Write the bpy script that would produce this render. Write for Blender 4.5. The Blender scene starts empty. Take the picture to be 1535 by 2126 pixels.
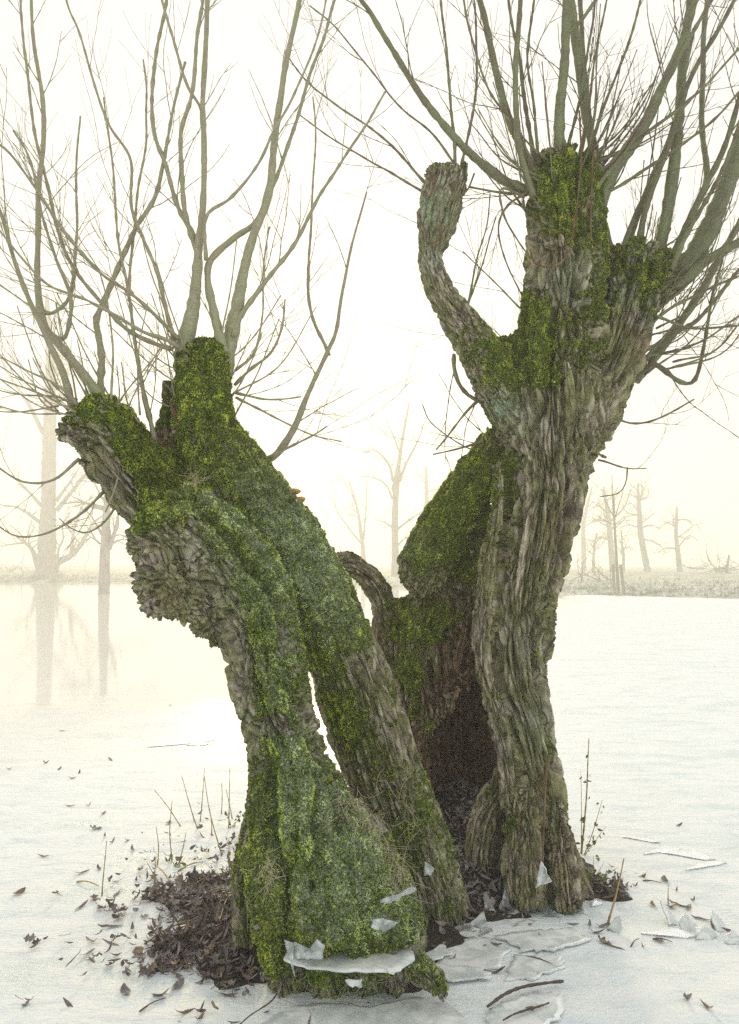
import bpy, math, random
import numpy as np
from mathutils import Vector, Matrix

random.seed(7)
RNG = np.random.default_rng(11)
scene = bpy.context.scene
C = scene.collection

# ------------------------------------------------------------------ camera
FPX = 1769.0                       # focal length in photograph pixels (photo 1535 x 2126)
CAMZ = 1.6
SC = 1.073                          # near depths below are noted for an eye height of 1.5 m
PITCH = math.atan((1170 - 1063) / FPX)
cam_d = bpy.data.cameras.new('camera')
cam = bpy.data.objects.new('camera', cam_d)
C.objects.link(cam)
cam.location = (0, 0, CAMZ)
cam.rotation_euler = (math.pi / 2 + PITCH, 0, 0)
cam_d.sensor_fit = 'VERTICAL'
cam_d.sensor_height = 36.0
cam_d.lens = 36.0 * FPX / 2126.0
cam_d.clip_start = 0.05
cam_d.clip_end = 2000
scene.camera = cam

# ------------------------------------------------------------------ light
SUN_EL, SUN_AZ = math.radians(17), math.radians(-3.5)     # behind the trees, azimuth from +Y towards +X
world = bpy.data.worlds.new('World')
scene.world = world
world.use_nodes = True
wn = world.node_tree
bg = wn.nodes['Background']
sky = wn.nodes.new('ShaderNodeTexSky')
sky.sky_type = 'NISHITA'
sky.sun_disc = False
sky.sun_elevation = SUN_EL
sky.sun_rotation = SUN_AZ
sky.air_density = 1.0
sky.dust_density = 6.0
sky.ozone_density = 1.0
mixw = wn.nodes.new('ShaderNodeMix')
mixw.data_type = 'RGBA'
mixw.inputs[0].default_value = 0.98          # fog overhead: an even cream veil over the clear sky
wn.links.new(sky.outputs[0], mixw.inputs[6])
mixw.inputs[7].default_value = (8.75, 8.68, 8.35, 1)
wn.links.new(mixw.outputs[2], bg.inputs['Color'])
bg.inputs['Strength'].default_value = 0.10

sun_d = bpy.data.lights.new('sun', 'SUN')
sun_d.energy = 2.0
sun_d.angle = math.radians(10)
sun_d.color = (1.0, 0.80, 0.42)
sun = bpy.data.objects.new('sun', sun_d)
C.objects.link(sun)
sd = Vector((math.sin(SUN_AZ) * math.cos(SUN_EL), math.cos(SUN_AZ) * math.cos(SUN_EL), math.sin(SUN_EL)))
sun.rotation_euler = (-sd).to_track_quat('-Z', 'Y').to_euler()
sun.location = sd * 60

scene.view_settings.view_transform = 'Standard'
scene.view_settings.look = 'None'
scene.view_settings.gamma = 1.0
scene.view_settings.exposure = 0.17
scene.render.engine = 'CYCLES'
cy = scene.cycles
cy.use_denoising = False                # fine grain, as on the photograph's film-like surface
cy.denoiser = 'OPENIMAGEDENOISE'
cy.denoising_prefilter = 'ACCURATE'
cy.denoising_input_passes = 'RGB_ALBEDO_NORMAL'
cy.max_bounces = 8
cy.diffuse_bounces = 4
cy.glossy_bounces = 3
cy.transmission_bounces = 6
cy.transparent_max_bounces = 8
cy.volume_bounces = 2
cy.sample_clamp_indirect = 3.0
cy.caustics_reflective = False
cy.caustics_refractive = False

# ------------------------------------------------------------------ pixel to place
CP, SP = math.cos(PITCH), math.sin(PITCH)

def ray(px, py):
    x = (px - 767.5) / FPX
    y = (1063 - py) / FPX
    return np.array([x, CP - y * SP, SP + y * CP])

def P(px, py, Y):
    """point at world depth Y seen at photograph pixel px, py"""
    d = ray(px, py)
    return np.array([0, 0, CAMZ]) + d * ((Y * SC if Y < 12 else Y) / d[1])

def G(px, py, z=0.0):
    """point on the level z seen at px, py"""
    d = ray(px, py)
    return np.array([0, 0, CAMZ]) + d * ((z - CAMZ) / d[2])

def PR(hw, Y):
    return hw * (Y * SC if Y < 12 else Y) / FPX

# ------------------------------------------------------------------ noise
_perm = np.random.default_rng(3).permutation(256)
_perm = np.concatenate([_perm, _perm, _perm]).astype(np.int32)
_gr = np.random.default_rng(5).normal(size=(256, 3))
_gr = (_gr / np.linalg.norm(_gr, axis=1)[:, None]).astype(np.float32)

def perlin(p):
    p = np.asarray(p, dtype=np.float32)
    i = np.floor(p).astype(np.int32)
    f = p - i
    i &= 255
    w = f * f * f * (f * (f * 6 - 15) + 10)
    out = 0
    for dx in (0, 1):
        hx = _perm[i[:, 0] + dx]
        wx = w[:, 0] if dx else 1 - w[:, 0]
        for dy in (0, 1):
            hy = _perm[hx + i[:, 1] + dy]
            wy = w[:, 1] if dy else 1 - w[:, 1]
            for dz in (0, 1):
                h = _perm[hy + i[:, 2] + dz]
                wz = w[:, 2] if dz else 1 - w[:, 2]
                g = _gr[h]
                d = g[:, 0] * (f[:, 0] - dx) + g[:, 1] * (f[:, 1] - dy) + g[:, 2] * (f[:, 2] - dz)
                out = out + wx * wy * wz * d
    return out * 1.5

def fbm(p, oct=3, gain=0.5):
    a, s, t = 1.0, 0.0, 0.0
    q = np.asarray(p, dtype=np.float32)
    for k in range(oct):
        s = s + a * perlin(q * (2.03 ** k) + 17.3 * k)
        t += a
        a *= gain
    return s / t

_fp = np.random.default_rng(9).random((256, 3)).astype(np.float32)

def worley(p):
    p = np.asarray(p, dtype=np.float32)
    i = np.floor(p).astype(np.int32)
    f = p - i
    d1 = np.full(len(p), 9.0, np.float32)
    d2 = np.full(len(p), 9.0, np.float32)
    for dx in (-1, 0, 1):
        for dy in (-1, 0, 1):
            for dz in (-1, 0, 1):
                h = _perm[_perm[_perm[(i[:, 0] + dx) & 255] + ((i[:, 1] + dy) & 255)] + ((i[:, 2] + dz) & 255)]
                o = _fp[h] + np.array([dx, dy, dz], np.float32) - f
                d = np.sqrt((o * o).sum(1))
                d2 = np.minimum(d2, np.maximum(d1, d))
                d1 = np.minimum(d1, d)
    return d1, d2

def sstep(a, b, x):
    t = np.clip((x - a) / (b - a), 0, 1)
    return t * t * (3 - 2 * t)

# ------------------------------------------------------------------ mesh helpers
def mesh_np(name, V, F, smooth=True):
    """V (n,3); F list of arrays (m,k) of polygons"""
    me = bpy.data.meshes.new(name)
    V = np.asarray(V, np.float32)
    if not isinstance(F, (list, tuple)) or np.ndim(F[0]) == 1:
        F = [np.asarray(F)]
    F = [np.asarray(f, np.int32) for f in F if len(f)]
    me.vertices.add(len(V))
    me.vertices.foreach_set('co', V.ravel())
    nl = sum(f.size for f in F)
    me.loops.add(nl)
    me.loops.foreach_set('vertex_index', np.concatenate([f.ravel() for f in F]))
    npol = sum(len(f) for f in F)
    me.polygons.add(npol)
    starts, o = [], 0
    for f in F:
        starts.append(o + np.arange(len(f)) * f.shape[1])
        o += f.size
    me.polygons.foreach_set('loop_start', np.concatenate(starts).astype(np.int32))
    if smooth:
        me.polygons.foreach_set('use_smooth', np.ones(npol, dtype=bool))
    me.update(calc_edges=True)
    return me

def attr(me, name, arr, kind='FLOAT'):
    a = me.attributes.new(name, kind, 'POINT')
    a.data.foreach_set('value' if kind == 'FLOAT' else 'vector', np.asarray(arr, np.float32).ravel())

def link(name, me, mat=None, parent=None):
    o = bpy.data.objects.new(name, me)
    C.objects.link(o)
    if mat is not None and me is not None:
        if not me.materials:
            me.materials.append(mat)
    if parent is not None:
        o.parent = parent
    return o

def tag(o, label=None, cat=None, group=None, kind=None):
    if label: o['label'] = label
    if cat: o['category'] = cat
    if group: o['group'] = group
    if kind: o['kind'] = kind
    return o

def empty(name, loc=(0, 0, 0)):
    o = bpy.data.objects.new(name, None)
    C.objects.link(o)
    o.location = [float(v) for v in loc]
    return o

def attach(child, parent):
    """parent at its place without moving the child's world-space mesh"""
    child.parent = parent
    child.matrix_parent_inverse = Matrix.Translation(parent.location).inverted()
    return child

def spline(pts, n_per=8):
    """Catmull-Rom through rows of pts (any width)"""
    p = np.asarray(pts, float)
    if len(p) < 3:
        t = np.linspace(0, 1, n_per + 1)[:, None]
        return p[0] * (1 - t) + p[-1] * t
    a = np.vstack([2 * p[0] - p[1], p, 2 * p[-1] - p[-2]])
    out = []
    for i in range(1, len(a) - 2):
        t = np.linspace(0, 1, n_per, endpoint=False)[:, None]
        p0, p1, p2, p3 = a[i - 1], a[i], a[i + 1], a[i + 2]
        out.append(0.5 * (2 * p1 + (p2 - p0) * t + (2 * p0 - 5 * p1 + 4 * p2 - p3) * t ** 2 + (3 * p1 - p0 - 3 * p2 + p3) * t ** 3))
    out.append(p[-1][None])
    return np.vstack(out)

def frames(pts):
    t = np.gradient(pts, axis=0)
    t /= np.linalg.norm(t, axis=1)[:, None] + 1e-9
    n = np.zeros_like(t)
    ref = np.array([0.31, 0.95, 0.05])
    if abs(np.dot(ref, t[0])) > 0.9:
        ref = np.array([1.0, 0, 0])
    v = ref - t[0] * np.dot(ref, t[0])
    n[0] = v / np.linalg.norm(v)
    for i in range(1, len(t)):
        v = n[i - 1] - t[i] * np.dot(n[i - 1], t[i])
        n[i] = v / (np.linalg.norm(v) + 1e-9)
    return t, n, np.cross(t, n)

class Acc:
    """collects vertices and faces of one mesh"""
    def __init__(s):
        s.V, s.F3, s.F4, s.n, s.A = [], [], [], 0, []
    def add(s, V, F, a=0.0):
        V = np.asarray(V, float)
        F = np.asarray(F, np.int64) + s.n
        (s.F4 if F.shape[1] == 4 else s.F3).append(F)
        s.V.append(V)
        s.A.append(np.full(len(V), a) if np.isscalar(a) else a)
        s.n += len(V)
    def tube(s, pts, rad, sides=6, cap=True, a=0.0, wob=0.0):
        pts = np.asarray(pts, float)
        rad = np.broadcast_to(np.asarray(rad, float), (len(pts),))
        t, n, b = frames(pts)
        ang = np.arange(sides) / sides * 2 * math.pi
        rr = rad[:, None] * (1 + (wob * np.random.default_rng(len(pts)).normal(size=(len(pts), sides)) if wob else 0))
        V = pts[:, None] + (np.cos(ang)[None, :, None] * n[:, None] + np.sin(ang)[None, :, None] * b[:, None]) * rr[..., None]
        m = len(pts)
        i, j = np.meshgrid(np.arange(m - 1), np.arange(sides), indexing='ij')
        j2 = (j + 1) % sides
        F = np.stack([i * sides + j, i * sides + j2, (i + 1) * sides + j2, (i + 1) * sides + j], -1).reshape(-1, 4)
        V = V.reshape(-1, 3)
        if cap:
            V = np.vstack([V, pts[0], pts[-1]])
            c0, c1 = m * sides, m * sides + 1
            jj = np.arange(sides)
            k2 = (jj + 1) % sides
            T = np.vstack([np.stack([np.full(sides, c0), k2, jj], -1), np.stack([np.full(sides, c1), (m - 1) * sides + jj, (m - 1) * sides + k2], -1)])
            s.F3.append(T + s.n)
        s.F4.append(F + s.n)
        s.V.append(V)
        s.A.append(np.full(len(V), a))
        s.n += len(V)
    def mesh(s, name, smooth=True, an=None):
        F = []
        if s.F3: F.append(np.vstack(s.F3))
        if s.F4: F.append(np.vstack(s.F4))
        me = mesh_np(name, np.vstack(s.V), F, smooth)
        if an:
            attr(me, an, np.concatenate(s.A))
        return me

# ------------------------------------------------------------------ materials
MATS = {}

class NT:
    """thin wrapper for writing node materials"""
    def __init__(s, name):
        s.m = bpy.data.materials.new(name)
        s.m.use_nodes = True
        s.t = s.m.node_tree
        s.b = s.t.nodes['Principled BSDF']
        MATS[name] = s.m
    def n(s, typ, **kw):
        o = s.t.nodes.new('ShaderNode' + typ)
        for k, v in kw.items():
            setattr(o, k, v)
        return o
    def l(s, a, b):
        s.t.links.new(a, b)
    def put(s, sock, v):
        if isinstance(v, bpy.types.NodeSocket):
            s.l(v, sock)
        elif isinstance(v, (tuple, list)) and len(v) == 3 and sock.type == 'RGBA':
            sock.default_value = (*v, 1)
        else:
            sock.default_value = v
    def attr(s, name, out='Fac'):
        o = s.n('Attribute', attribute_name=name)
        return o.outputs[out]
    def geo(s, out):
        return s.n('NewGeometry').outputs[out]
    def obj(s):
        return s.n('TexCoord').outputs['Object']
    def noise(s, vec, scale, detail=3, rough=0.55, dist=0.0):
        o = s.n('TexNoise')
        if vec is not None: s.l(vec, o.inputs['Vector'])
        o.inputs['Scale'].default_value = scale
        o.inputs['Detail'].default_value = detail
        o.inputs['Roughness'].default_value = rough
        o.inputs['Distortion'].default_value = dist
        return o.outputs['Fac']
    def vor(s, vec, scale, feature='F1', out='Distance'):
        o = s.n('TexVoronoi', feature=feature)
        if vec is not None: s.l(vec, o.inputs['Vector'])
        o.inputs['Scale'].default_value = scale
        return o.outputs[out]
    def ramp(s, fac, stops):
        o = s.n('ValToRGB')
        e = o.color_ramp.elements
        while len(e) < len(stops): e.new(0.5)
        for k, (p, c) in enumerate(stops):
            e[k].position = p
            e[k].color = (*c, 1) if isinstance(c, (tuple, list)) else (c, c, c, 1)
        s.l(fac, o.inputs[0])
        return o.outputs[0]
    def mix(s, fac, a, b, blend='MIX'):
        o = s.n('Mix', data_type='RGBA', blend_type=blend)
        s.put(o.inputs[0], fac)
        s.put(o.inputs[6], a)
        s.put(o.inputs[7], b)
        return o.outputs[2]
    def math(s, op, a, b=0.0, c=None, clamp=False):
        o = s.n('Math', operation=op, use_clamp=clamp)
        s.put(o.inputs[0], a)
        s.put(o.inputs[1], b)
        if c is not None: s.put(o.inputs[2], c)
        return o.outputs[0]
    def mapr(s, v, a, b, c=0.0, d=1.0):
        o = s.n('MapRange')
        s.put(o.inputs[0], v)
        for k, x in enumerate((a, b, c, d)): o.inputs[k + 1].default_value = x
        return o.outputs[0]
    def vmul(s, v, xyz):
        o = s.n('VectorMath', operation='MULTIPLY')
        s.l(v, o.inputs[0])
        o.inputs[1].default_value = xyz
        return o.outputs[0]
    def sep(s, v, ax):
        o = s.n('SeparateXYZ')
        s.l(v, o.inputs[0])
        return o.outputs[ax]
    def bump(s, h, strength, dist):
        o = s.n('Bump')
        s.l(h, o.inputs['Height'])
        o.inputs['Strength'].default_value = strength
        o.inputs['Distance'].default_value = dist
        s.l(o.outputs[0], s.b.inputs['Normal'])
        return o
    def set(s, **kw):
        for k, v in kw.items():
            s.put(s.b.inputs[k.replace('_', ' ')], v)

def simple(name, col, rough=0.8, var=0.25, scale=30, vec='Object', **kw):
    t = NT(name)
    v = t.obj()
    n = t.noise(v, scale, 3)
    lo = tuple(c * (1 - var) for c in col)
    hi = tuple(min(1, c * (1 + var)) for c in col)
    t.set(Base_Color=t.ramp(n, [(0.3, lo), (0.7, hi)]), Roughness=rough, **kw)
    return t.m

# bark: colour follows the grain (flow), moss, lichen, frost and bare wood come from growth masks
def mat_bark():
    t = NT('willow_bark')
    flow = t.attr('flow', 'Vector')
    pos = t.geo('Position')
    grain = t.noise(flow, 95, 4, 0.62)
    big = t.noise(flow, 14, 3)
    patch = t.noise(pos, 9, 3)
    bark = t.ramp(grain, [(0.33, (0.050, 0.040, 0.028)), (0.44, (0.22, 0.185, 0.13)), (0.54, (0.43, 0.385, 0.285)), (0.68, (0.72, 0.67, 0.54))])
    bark = t.mix(t.mapr(big, 0.50, 0.72, 0, 0.5), bark, t.ramp(t.noise(pos, 120, 3), [(0.35, (0.19, 0.185, 0.175)), (0.65, (0.36, 0.35, 0.335))]))
    fw = t.n('VectorMath', operation='ADD')
    nz = t.n('TexNoise'); t.l(flow, nz.inputs['Vector']); nz.inputs['Scale'].default_value = 30; nz.inputs['Detail'].default_value = 3
    sc_ = t.n('VectorMath', operation='SCALE'); t.l(nz.outputs['Color'], sc_.inputs[0]); sc_.inputs['Scale'].default_value = 0.03
    t.l(flow, fw.inputs[0]); t.l(sc_.outputs[0], fw.inputs[1])
    cell = t.vor(fw.outputs[0], 30, 'DISTANCE_TO_EDGE')
    crack = t.mapr(cell, 0.0, 0.10, 1.0, 0.0)
    crack = t.math('MULTIPLY', crack, t.mapr(t.noise(flow, 11, 2), 0.40, 0.58))
    bark = t.mix(t.math('MULTIPLY', crack, 0.55), bark, (0.030, 0.022, 0.016))
    bark = t.mix(t.mapr(patch, 0.38, 0.56, 0, 0.75), bark, t.ramp(grain, [(0.32, (0.065, 0.075, 0.022)), (0.62, (0.32, 0.34, 0.13))]))      # green algae film
    red = t.attr('red')
    redc = t.ramp(grain, [(0.34, (0.035, 0.018, 0.012)), (0.66, (0.36, 0.235, 0.16))])
    bark = t.mix(red, bark, redc)
    dark = t.attr('rot')
    rotc = t.ramp(grain, [(0.34, (0.03, 0.018, 0.012)), (0.5, (0.24, 0.155, 0.10)), (0.66, (0.55, 0.39, 0.26))])
    bark = t.mix(dark, bark, rotc)
    lich = t.math('MULTIPLY', t.attr('lichen'), t.mapr(t.noise(pos, 60, 4, 0.65), 0.42, 0.53))
    bark = t.mix(lich, bark, t.ramp(t.noise(pos, 130, 2), [(0.35, (0.20, 0.32, 0.25)), (0.7, (0.50, 0.68, 0.57))]))
    spk = t.mapr(t.noise(pos, 210, 2), 0.62, 0.72, 0, 0.35)
    bark = t.mix(spk, bark, (0.42, 0.40, 0.33))
    mossn = t.noise(pos, 120, 3, 0.6)
    moss = t.ramp(mossn, [(0.34, (0.012, 0.020, 0.004)), (0.50, (0.050, 0.072, 0.009)), (0.68, (0.19, 0.235, 0.028))])
    mm = t.mapr(t.math('ADD', t.attr('moss'), t.math('MULTIPLY', t.math('SUBTRACT', t.noise(pos, 45, 3), 0.5), 0.9)), 0.38, 0.56)
    col = t.mix(mm, bark, moss)
    fr = t.attr('frost')
    ff = t.math('MULTIPLY', fr, t.mapr(t.noise(pos, 150, 4, 0.7), 0.42, 0.60))
    col = t.mix(t.math('MULTIPLY', ff, t.math('SUBTRACT', 0.7, t.math('MULTIPLY', mm, 0.4))), col, (0.66, 0.75, 0.66))
    t.set(Base_Color=col, Roughness=0.85)
    t.b.inputs['Specular IOR Level'].default_value = 0.25
    h = t.math('ADD', t.math('MULTIPLY', grain, t.math('SUBTRACT', 1.0, t.math('MULTIPLY', mm, 0.8))), t.math('MULTIPLY', t.noise(pos, 160, 3), 0.6))
    h = t.math('SUBTRACT', h, t.math('MULTIPLY', t.math('MULTIPLY', crack, t.math('SUBTRACT', 1.0, t.math('MULTIPLY', mm, 0.9))), 2.0))
    t.bump(h, 0.9, 0.010)
    return t.m

def mat_moss():
    t = NT('moss')
    r = t.attr('rnd')
    pos = t.geo('Position')
    col = t.ramp(r, [(0.0, (0.03, 0.07, 0.005)), (0.25, (0.15, 0.28, 0.016)), (0.5, (0.45, 0.62, 0.040)), (1.0, (0.86, 0.92, 0.16))])
    tone = t.noise(pos, 5, 2)
    col = t.mix(t.mapr(tone, 0.42, 0.62, 0, 0.5), col, t.mix(r, (0.10, 0.11, 0.012), (0.52, 0.50, 0.07)))
    fr = t.math('MULTIPLY', t.attr('frost'), t.mapr(t.math('ADD', t.noise(pos, 120, 2), t.math('MULTIPLY', r, 0.45)), 0.62, 0.92))
    col = t.mix(t.math('MULTIPLY', fr, 0.9), col, (0.86, 0.98, 0.76))
    t.set(Base_Color=col, Roughness=0.7)
    t.b.inputs['Specular IOR Level'].default_value = 0.2
    # light passes through thin moss leaves
    tr = t.n('BsdfTranslucent')
    t.l(col, tr.inputs['Color'])
    mx = t.n('MixShader')
    mx.inputs[0].default_value = 0.30
    t.l(t.b.outputs[0], mx.inputs[1])
    t.l(tr.outputs[0], mx.inputs[2])
    t.l(mx.outputs[0], t.t.nodes['Material Output'].inputs['Surface'])
    return t.m

def mat_branch(name, young, old):
    t = NT(name)
    pos = t.geo('Position')
    thick = t.attr('thick')
    base = t.mix(t.mapr(t.noise(pos, 22, 3), 0.35, 0.65), young, tuple(c * 0.72 for c in young))
    oldc = t.ramp(t.noise(pos, 70, 3), [(0.3, tuple(c * 0.55 for c in old)), (0.7, old)])
    col = t.mix(t.mapr(thick, 0.25, 0.8), base, oldc)
    col = t.mix(t.mapr(t.noise(pos, 9, 2), 0.45, 0.62, 0, 0.75), col, t.mix(0.5, tuple(c * 0.9 for c in old), (0.20, 0.26, 0.10)))
    t.set(Base_Color=col, Roughness=0.6)
    t.bump(t.noise(pos, 140, 2), 0.4, 0.003)
    return t.m

mat_bark(); mat_moss()
mat_branch('fog_pale_branch', (0.38, 0.34, 0.23), (0.42, 0.42, 0.28))  # left willow: bark colour lightened to imitate fading in fog
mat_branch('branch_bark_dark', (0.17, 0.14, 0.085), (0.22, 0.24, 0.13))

def mat_ice():
    t = NT('lake_ice')
    pos = t.geo('Position')
    x, y = t.sep(pos, 0), t.sep(pos, 1)
    # frost cover is thick near the bank of the island and thins out over the open, glazed ice
    warp = t.noise(pos, 0.35, 4, 0.6)
    cover = t.mapr(t.math('ADD', t.math('SUBTRACT', y, t.math('MULTIPLY', t.math('MAXIMUM', x, 0.0), 3.2)), t.math('MULTIPLY', t.math('SUBTRACT', warp, 0.5), 9.0)), 6.0, 10.5, 1.0, 0.0)
    sc = t.vmul(pos, (1.0, 2.6, 1.0))
    n1 = t.noise(sc, 3.2, 6, 0.65, 0.6)
    n2 = t.noise(sc, 22, 4, 0.6, 0.3)
    n3 = t.noise(pos, 140, 3, 0.6)
    frost = t.ramp(t.math('ADD', t.math('MULTIPLY', n1, 0.65), t.math('MULTIPLY', n2, 0.35)), [(0.36, (0.62, 0.73, 0.80)), (0.45, (0.83, 0.90, 0.94)), (0.56, (0.92, 0.955, 0.97))])
    frost = t.mix(t.mapr(n3, 0.35, 0.7, 0, 0.25), frost, (0.94, 0.965, 0.975))
    glaze = t.mix(t.mapr(n1, 0.4, 0.6), (0.78, 0.78, 0.75), (0.86, 0.86, 0.82))
    wet = t.math('MULTIPLY', t.mapr(t.noise(sc, 1.1, 4, 0.6, 0.4), 0.52, 0.64), cover)
    frost = t.mix(t.math('MULTIPLY', wet, 0.75), frost, t.mix(n2, (0.60, 0.73, 0.78), (0.82, 0.90, 0.92)))
    col = t.mix(cover, glaze, frost)
    t.set(Base_Color=col, Roughness=t.math('ADD', t.math('SUBTRACT', t.mapr(cover, 0, 1, 0.045, 0.6), t.math('MULTIPLY', wet, 0.38)), t.math('MULTIPLY', n2, 0.05)))
    t.b.inputs['IOR'].default_value = 1.31
    t.b.inputs['Specular IOR Level'].default_value = 0.5
    h = t.math('ADD', t.math('MULTIPLY', n2, 0.6), t.math('MULTIPLY', n1, 1.4))
    h = t.math('ADD', h, t.math('MULTIPLY', n3, 0.25))
    o = t.bump(t.math('MULTIPLY', h, t.math('ADD', t.math('MULTIPLY', cover, 0.98), 0.006)), 0.7, 0.022)
    return t.m
mat_ice()

# ------------------------------------------------------------------ setting: ice, far bank
def grid_mesh(name, x0, x1, y0, y1, nx, ny, zf):
    X, Y = np.meshgrid(np.linspace(x0, x1, nx), np.linspace(y0, y1, ny))
    V = np.stack([X.ravel(), Y.ravel(), np.zeros(X.size)], -1)
    V[:, 2] = zf(V[:, 0], V[:, 1])
    i, j = np.meshgrid(np.arange(ny - 1), np.arange(nx - 1), indexing='ij')
    a = i * nx + j
    F = np.stack([a, a + 1, a + nx + 1, a + nx], -1).reshape(-1, 4)
    return mesh_np(name, V, F)

def ice_z(x, y):
    p = np.stack([x * 1.3, y * 1.3, np.zeros_like(x)], -1)
    near = np.exp(-((y - 3) / 4.0) ** 2)
    z = 0.010 * fbm(p, 3) * near + 0.006 * fbm(p * 5, 3) * near
    return z
near_x0, near_x1, near_y0, near_y1 = -7.0, 7.0, 0.5, 12.0
me = grid_mesh('ice_near', near_x0, near_x1, near_y0, near_y1, 420, 380, ice_z)
tag(link('frozen_lake', me, MATS['lake_ice']), kind='structure')
def ring(x0, x1, y0, y1, X0, X1, Y0, Y1, z=-0.004):
    V = [(X0, Y0, z), (X1, Y0, z), (X1, Y1, z), (X0, Y1, z)]
    return mesh_np('ice_far', V, [[0, 1, 2, 3]])
tag(link('lake_ice_sheet', ring(0, 0, 0, 0, -220, 220, -60, 240, -0.022), MATS['lake_ice']), kind='structure')

def mat_bank():
    t = NT('frosted_grass')
    pos = t.geo('Position')
    n = t.noise(pos, 0.9, 5, 0.65)
    m = t.noise(pos, 7, 3)
    c = t.ramp(m, [(0.3, (0.14, 0.17, 0.08)), (0.7, (0.30, 0.33, 0.20))])
    t.set(Base_Color=t.mix(t.mapr(n, 0.36, 0.58), c, (0.62, 0.64, 0.60)), Roughness=0.9)
    t.bump(m, 0.6, 0.1)
    return t.m
mat_bank()

def shore_y(x):
    # y of the water's edge: nearer on the right, farther on the left
    xr = np.array([-220, -60, -28, -6, 4, 10, 18, 40, 220.])
    yr = np.array([84, 78, 73, 71, 54, 45, 38, 34, 30.])
    p = np.stack([x * 0.3, np.zeros_like(x), np.full_like(x, 4.2)], -1)
    return np.interp(x, xr, yr) + 0.9 * fbm(p, 3) * np.clip(1.0, 0, 1)
def bank_h(T):
    return -0.08 + 0.28 * sstep(-0.5, 3, T) + 0.25 * sstep(2, 12, T) + 0.25 * sstep(8, 45, T)
def bank_mesh():
    xs = np.concatenate([np.linspace(-220, -45, 30)[:-1], np.linspace(-45, 45, 200), np.linspace(45, 220, 30)[1:]])
    ts = np.concatenate([np.linspace(-0.6, 1.2, 8)[:-1], np.geomspace(1.2, 190, 40)])
    X, T = np.meshgrid(xs, ts)
    Y = shore_y(X.ravel()).reshape(X.shape) + T
    p = np.stack([X.ravel() * 0.5, Y.ravel() * 0.5, np.zeros(X.size)], -1)
    Z = bank_h(T) + 0.05 * fbm(p, 3).reshape(X.shape)
    nx, ny = len(xs), len(ts)
    i, j = np.meshgrid(np.arange(ny - 1), np.arange(nx - 1), indexing='ij')
    a = i * nx + j
    F = np.stack([a, a + 1, a + nx + 1, a + nx], -1).reshape(-1, 4)
    return mesh_np('bank', np.stack([X.ravel(), Y.ravel(), Z.ravel()], -1), F)
tag(link('far_bank', bank_mesh(), MATS['frosted_grass']), kind='structure')

def bank_z(x, y):
    t = y - float(shore_y(np.array([float(x)]))[0])
    if t < -0.5: return 0.0
    return float(bank_h(t))

# ------------------------------------------------------------------ the two near willows: trunks
def stem(pts, amp=0.012, fr=22, twist=0.0, ratio=0.15, flute=0.012, n=10, crease=0.0, fold=0.012):
    """pts rows: px, py, Y, half width in px -> dense 3D axis with radius"""
    a = np.array([[*P(x, y, Y), PR(hw, Y)] for x, y, Y, hw in pts])
    s = spline(a, n)
    return dict(c=s[:, :3], r=np.maximum(s[:, 3], 0.006), amp=amp, fr=fr, twist=twist, ratio=ratio, flute=flute, crease=crease, fold=fold)

def ball(px, py, Y, hw, sq=(1, 1, 1)):
    return (P(px, py, Y), PR(hw, Y), sq)

def uv_ball(acc, c, r, sq=(1, 1, 1), nu=20, nv=12):
    th = np.linspace(0, math.pi, nv)
    ph = np.arange(nu) / nu * 2 * math.pi
    V = np.stack([np.outer(np.sin(th), np.cos(ph)), np.outer(np.sin(th), np.sin(ph)), np.outer(np.cos(th), np.ones(nu))], -1).reshape(-1, 3) * np.array(sq) * r + c
    i, j = np.meshgrid(np.arange(nv - 1), np.arange(nu), indexing='ij')
    j2 = (j + 1) % nu
    acc.add(V, np.stack([i * nu + j, (i + 1) * nu + j, (i + 1) * nu + j2, i * nu + j2], -1).reshape(-1, 4))

VOX = 0.0057
def fuse(name, stems, balls, vox=VOX, smooth=7, cuts=()):
    acc = Acc()
    for s in stems:
        acc.tube(s['c'], s['r'], 24)
    for c, r, sq in balls:
        uv_ball(acc, c, r, sq)
    me = acc.mesh(name + '_raw', smooth=False)
    o = bpy.data.objects.new(name + '_raw', me)
    C.objects.link(o)
    m = o.modifiers.new('r', 'REMESH'); m.mode = 'VOXEL'; m.voxel_size = vox
    m = o.modifiers.new('s', 'SMOOTH'); m.factor = 0.5; m.iterations = smooth
    dg = bpy.context.evaluated_depsgraph_get()
    ev = o.evaluated_get(dg)
    em = ev.to_mesh()
    n = len(em.vertices)
    V = np.empty(n * 3, np.float32); em.vertices.foreach_get('co', V); V = V.reshape(-1, 3)
    N = np.empty(n * 3, np.float32); em.vertices.foreach_get('normal', N); N = N.reshape(-1, 3)
    L = np.empty(len(em.loops), np.int32); em.loops.foreach_get('vertex_index', L)
    pc = len(em.polygons)
    ls = np.empty(pc, np.int32); em.polygons.foreach_get('loop_start', ls)
    lt = np.empty(pc, np.int32); em.polygons.foreach_get('loop_total', lt)
    F4 = L[ls[lt == 4][:, None] + np.arange(4)]
    F3 = L[ls[lt == 3][:, None] + np.arange(3)]
    ev.to_mesh_clear()
    bpy.data.objects.remove(o); bpy.data.meshes.remove(me)
    return V, N, F4, F3

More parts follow.
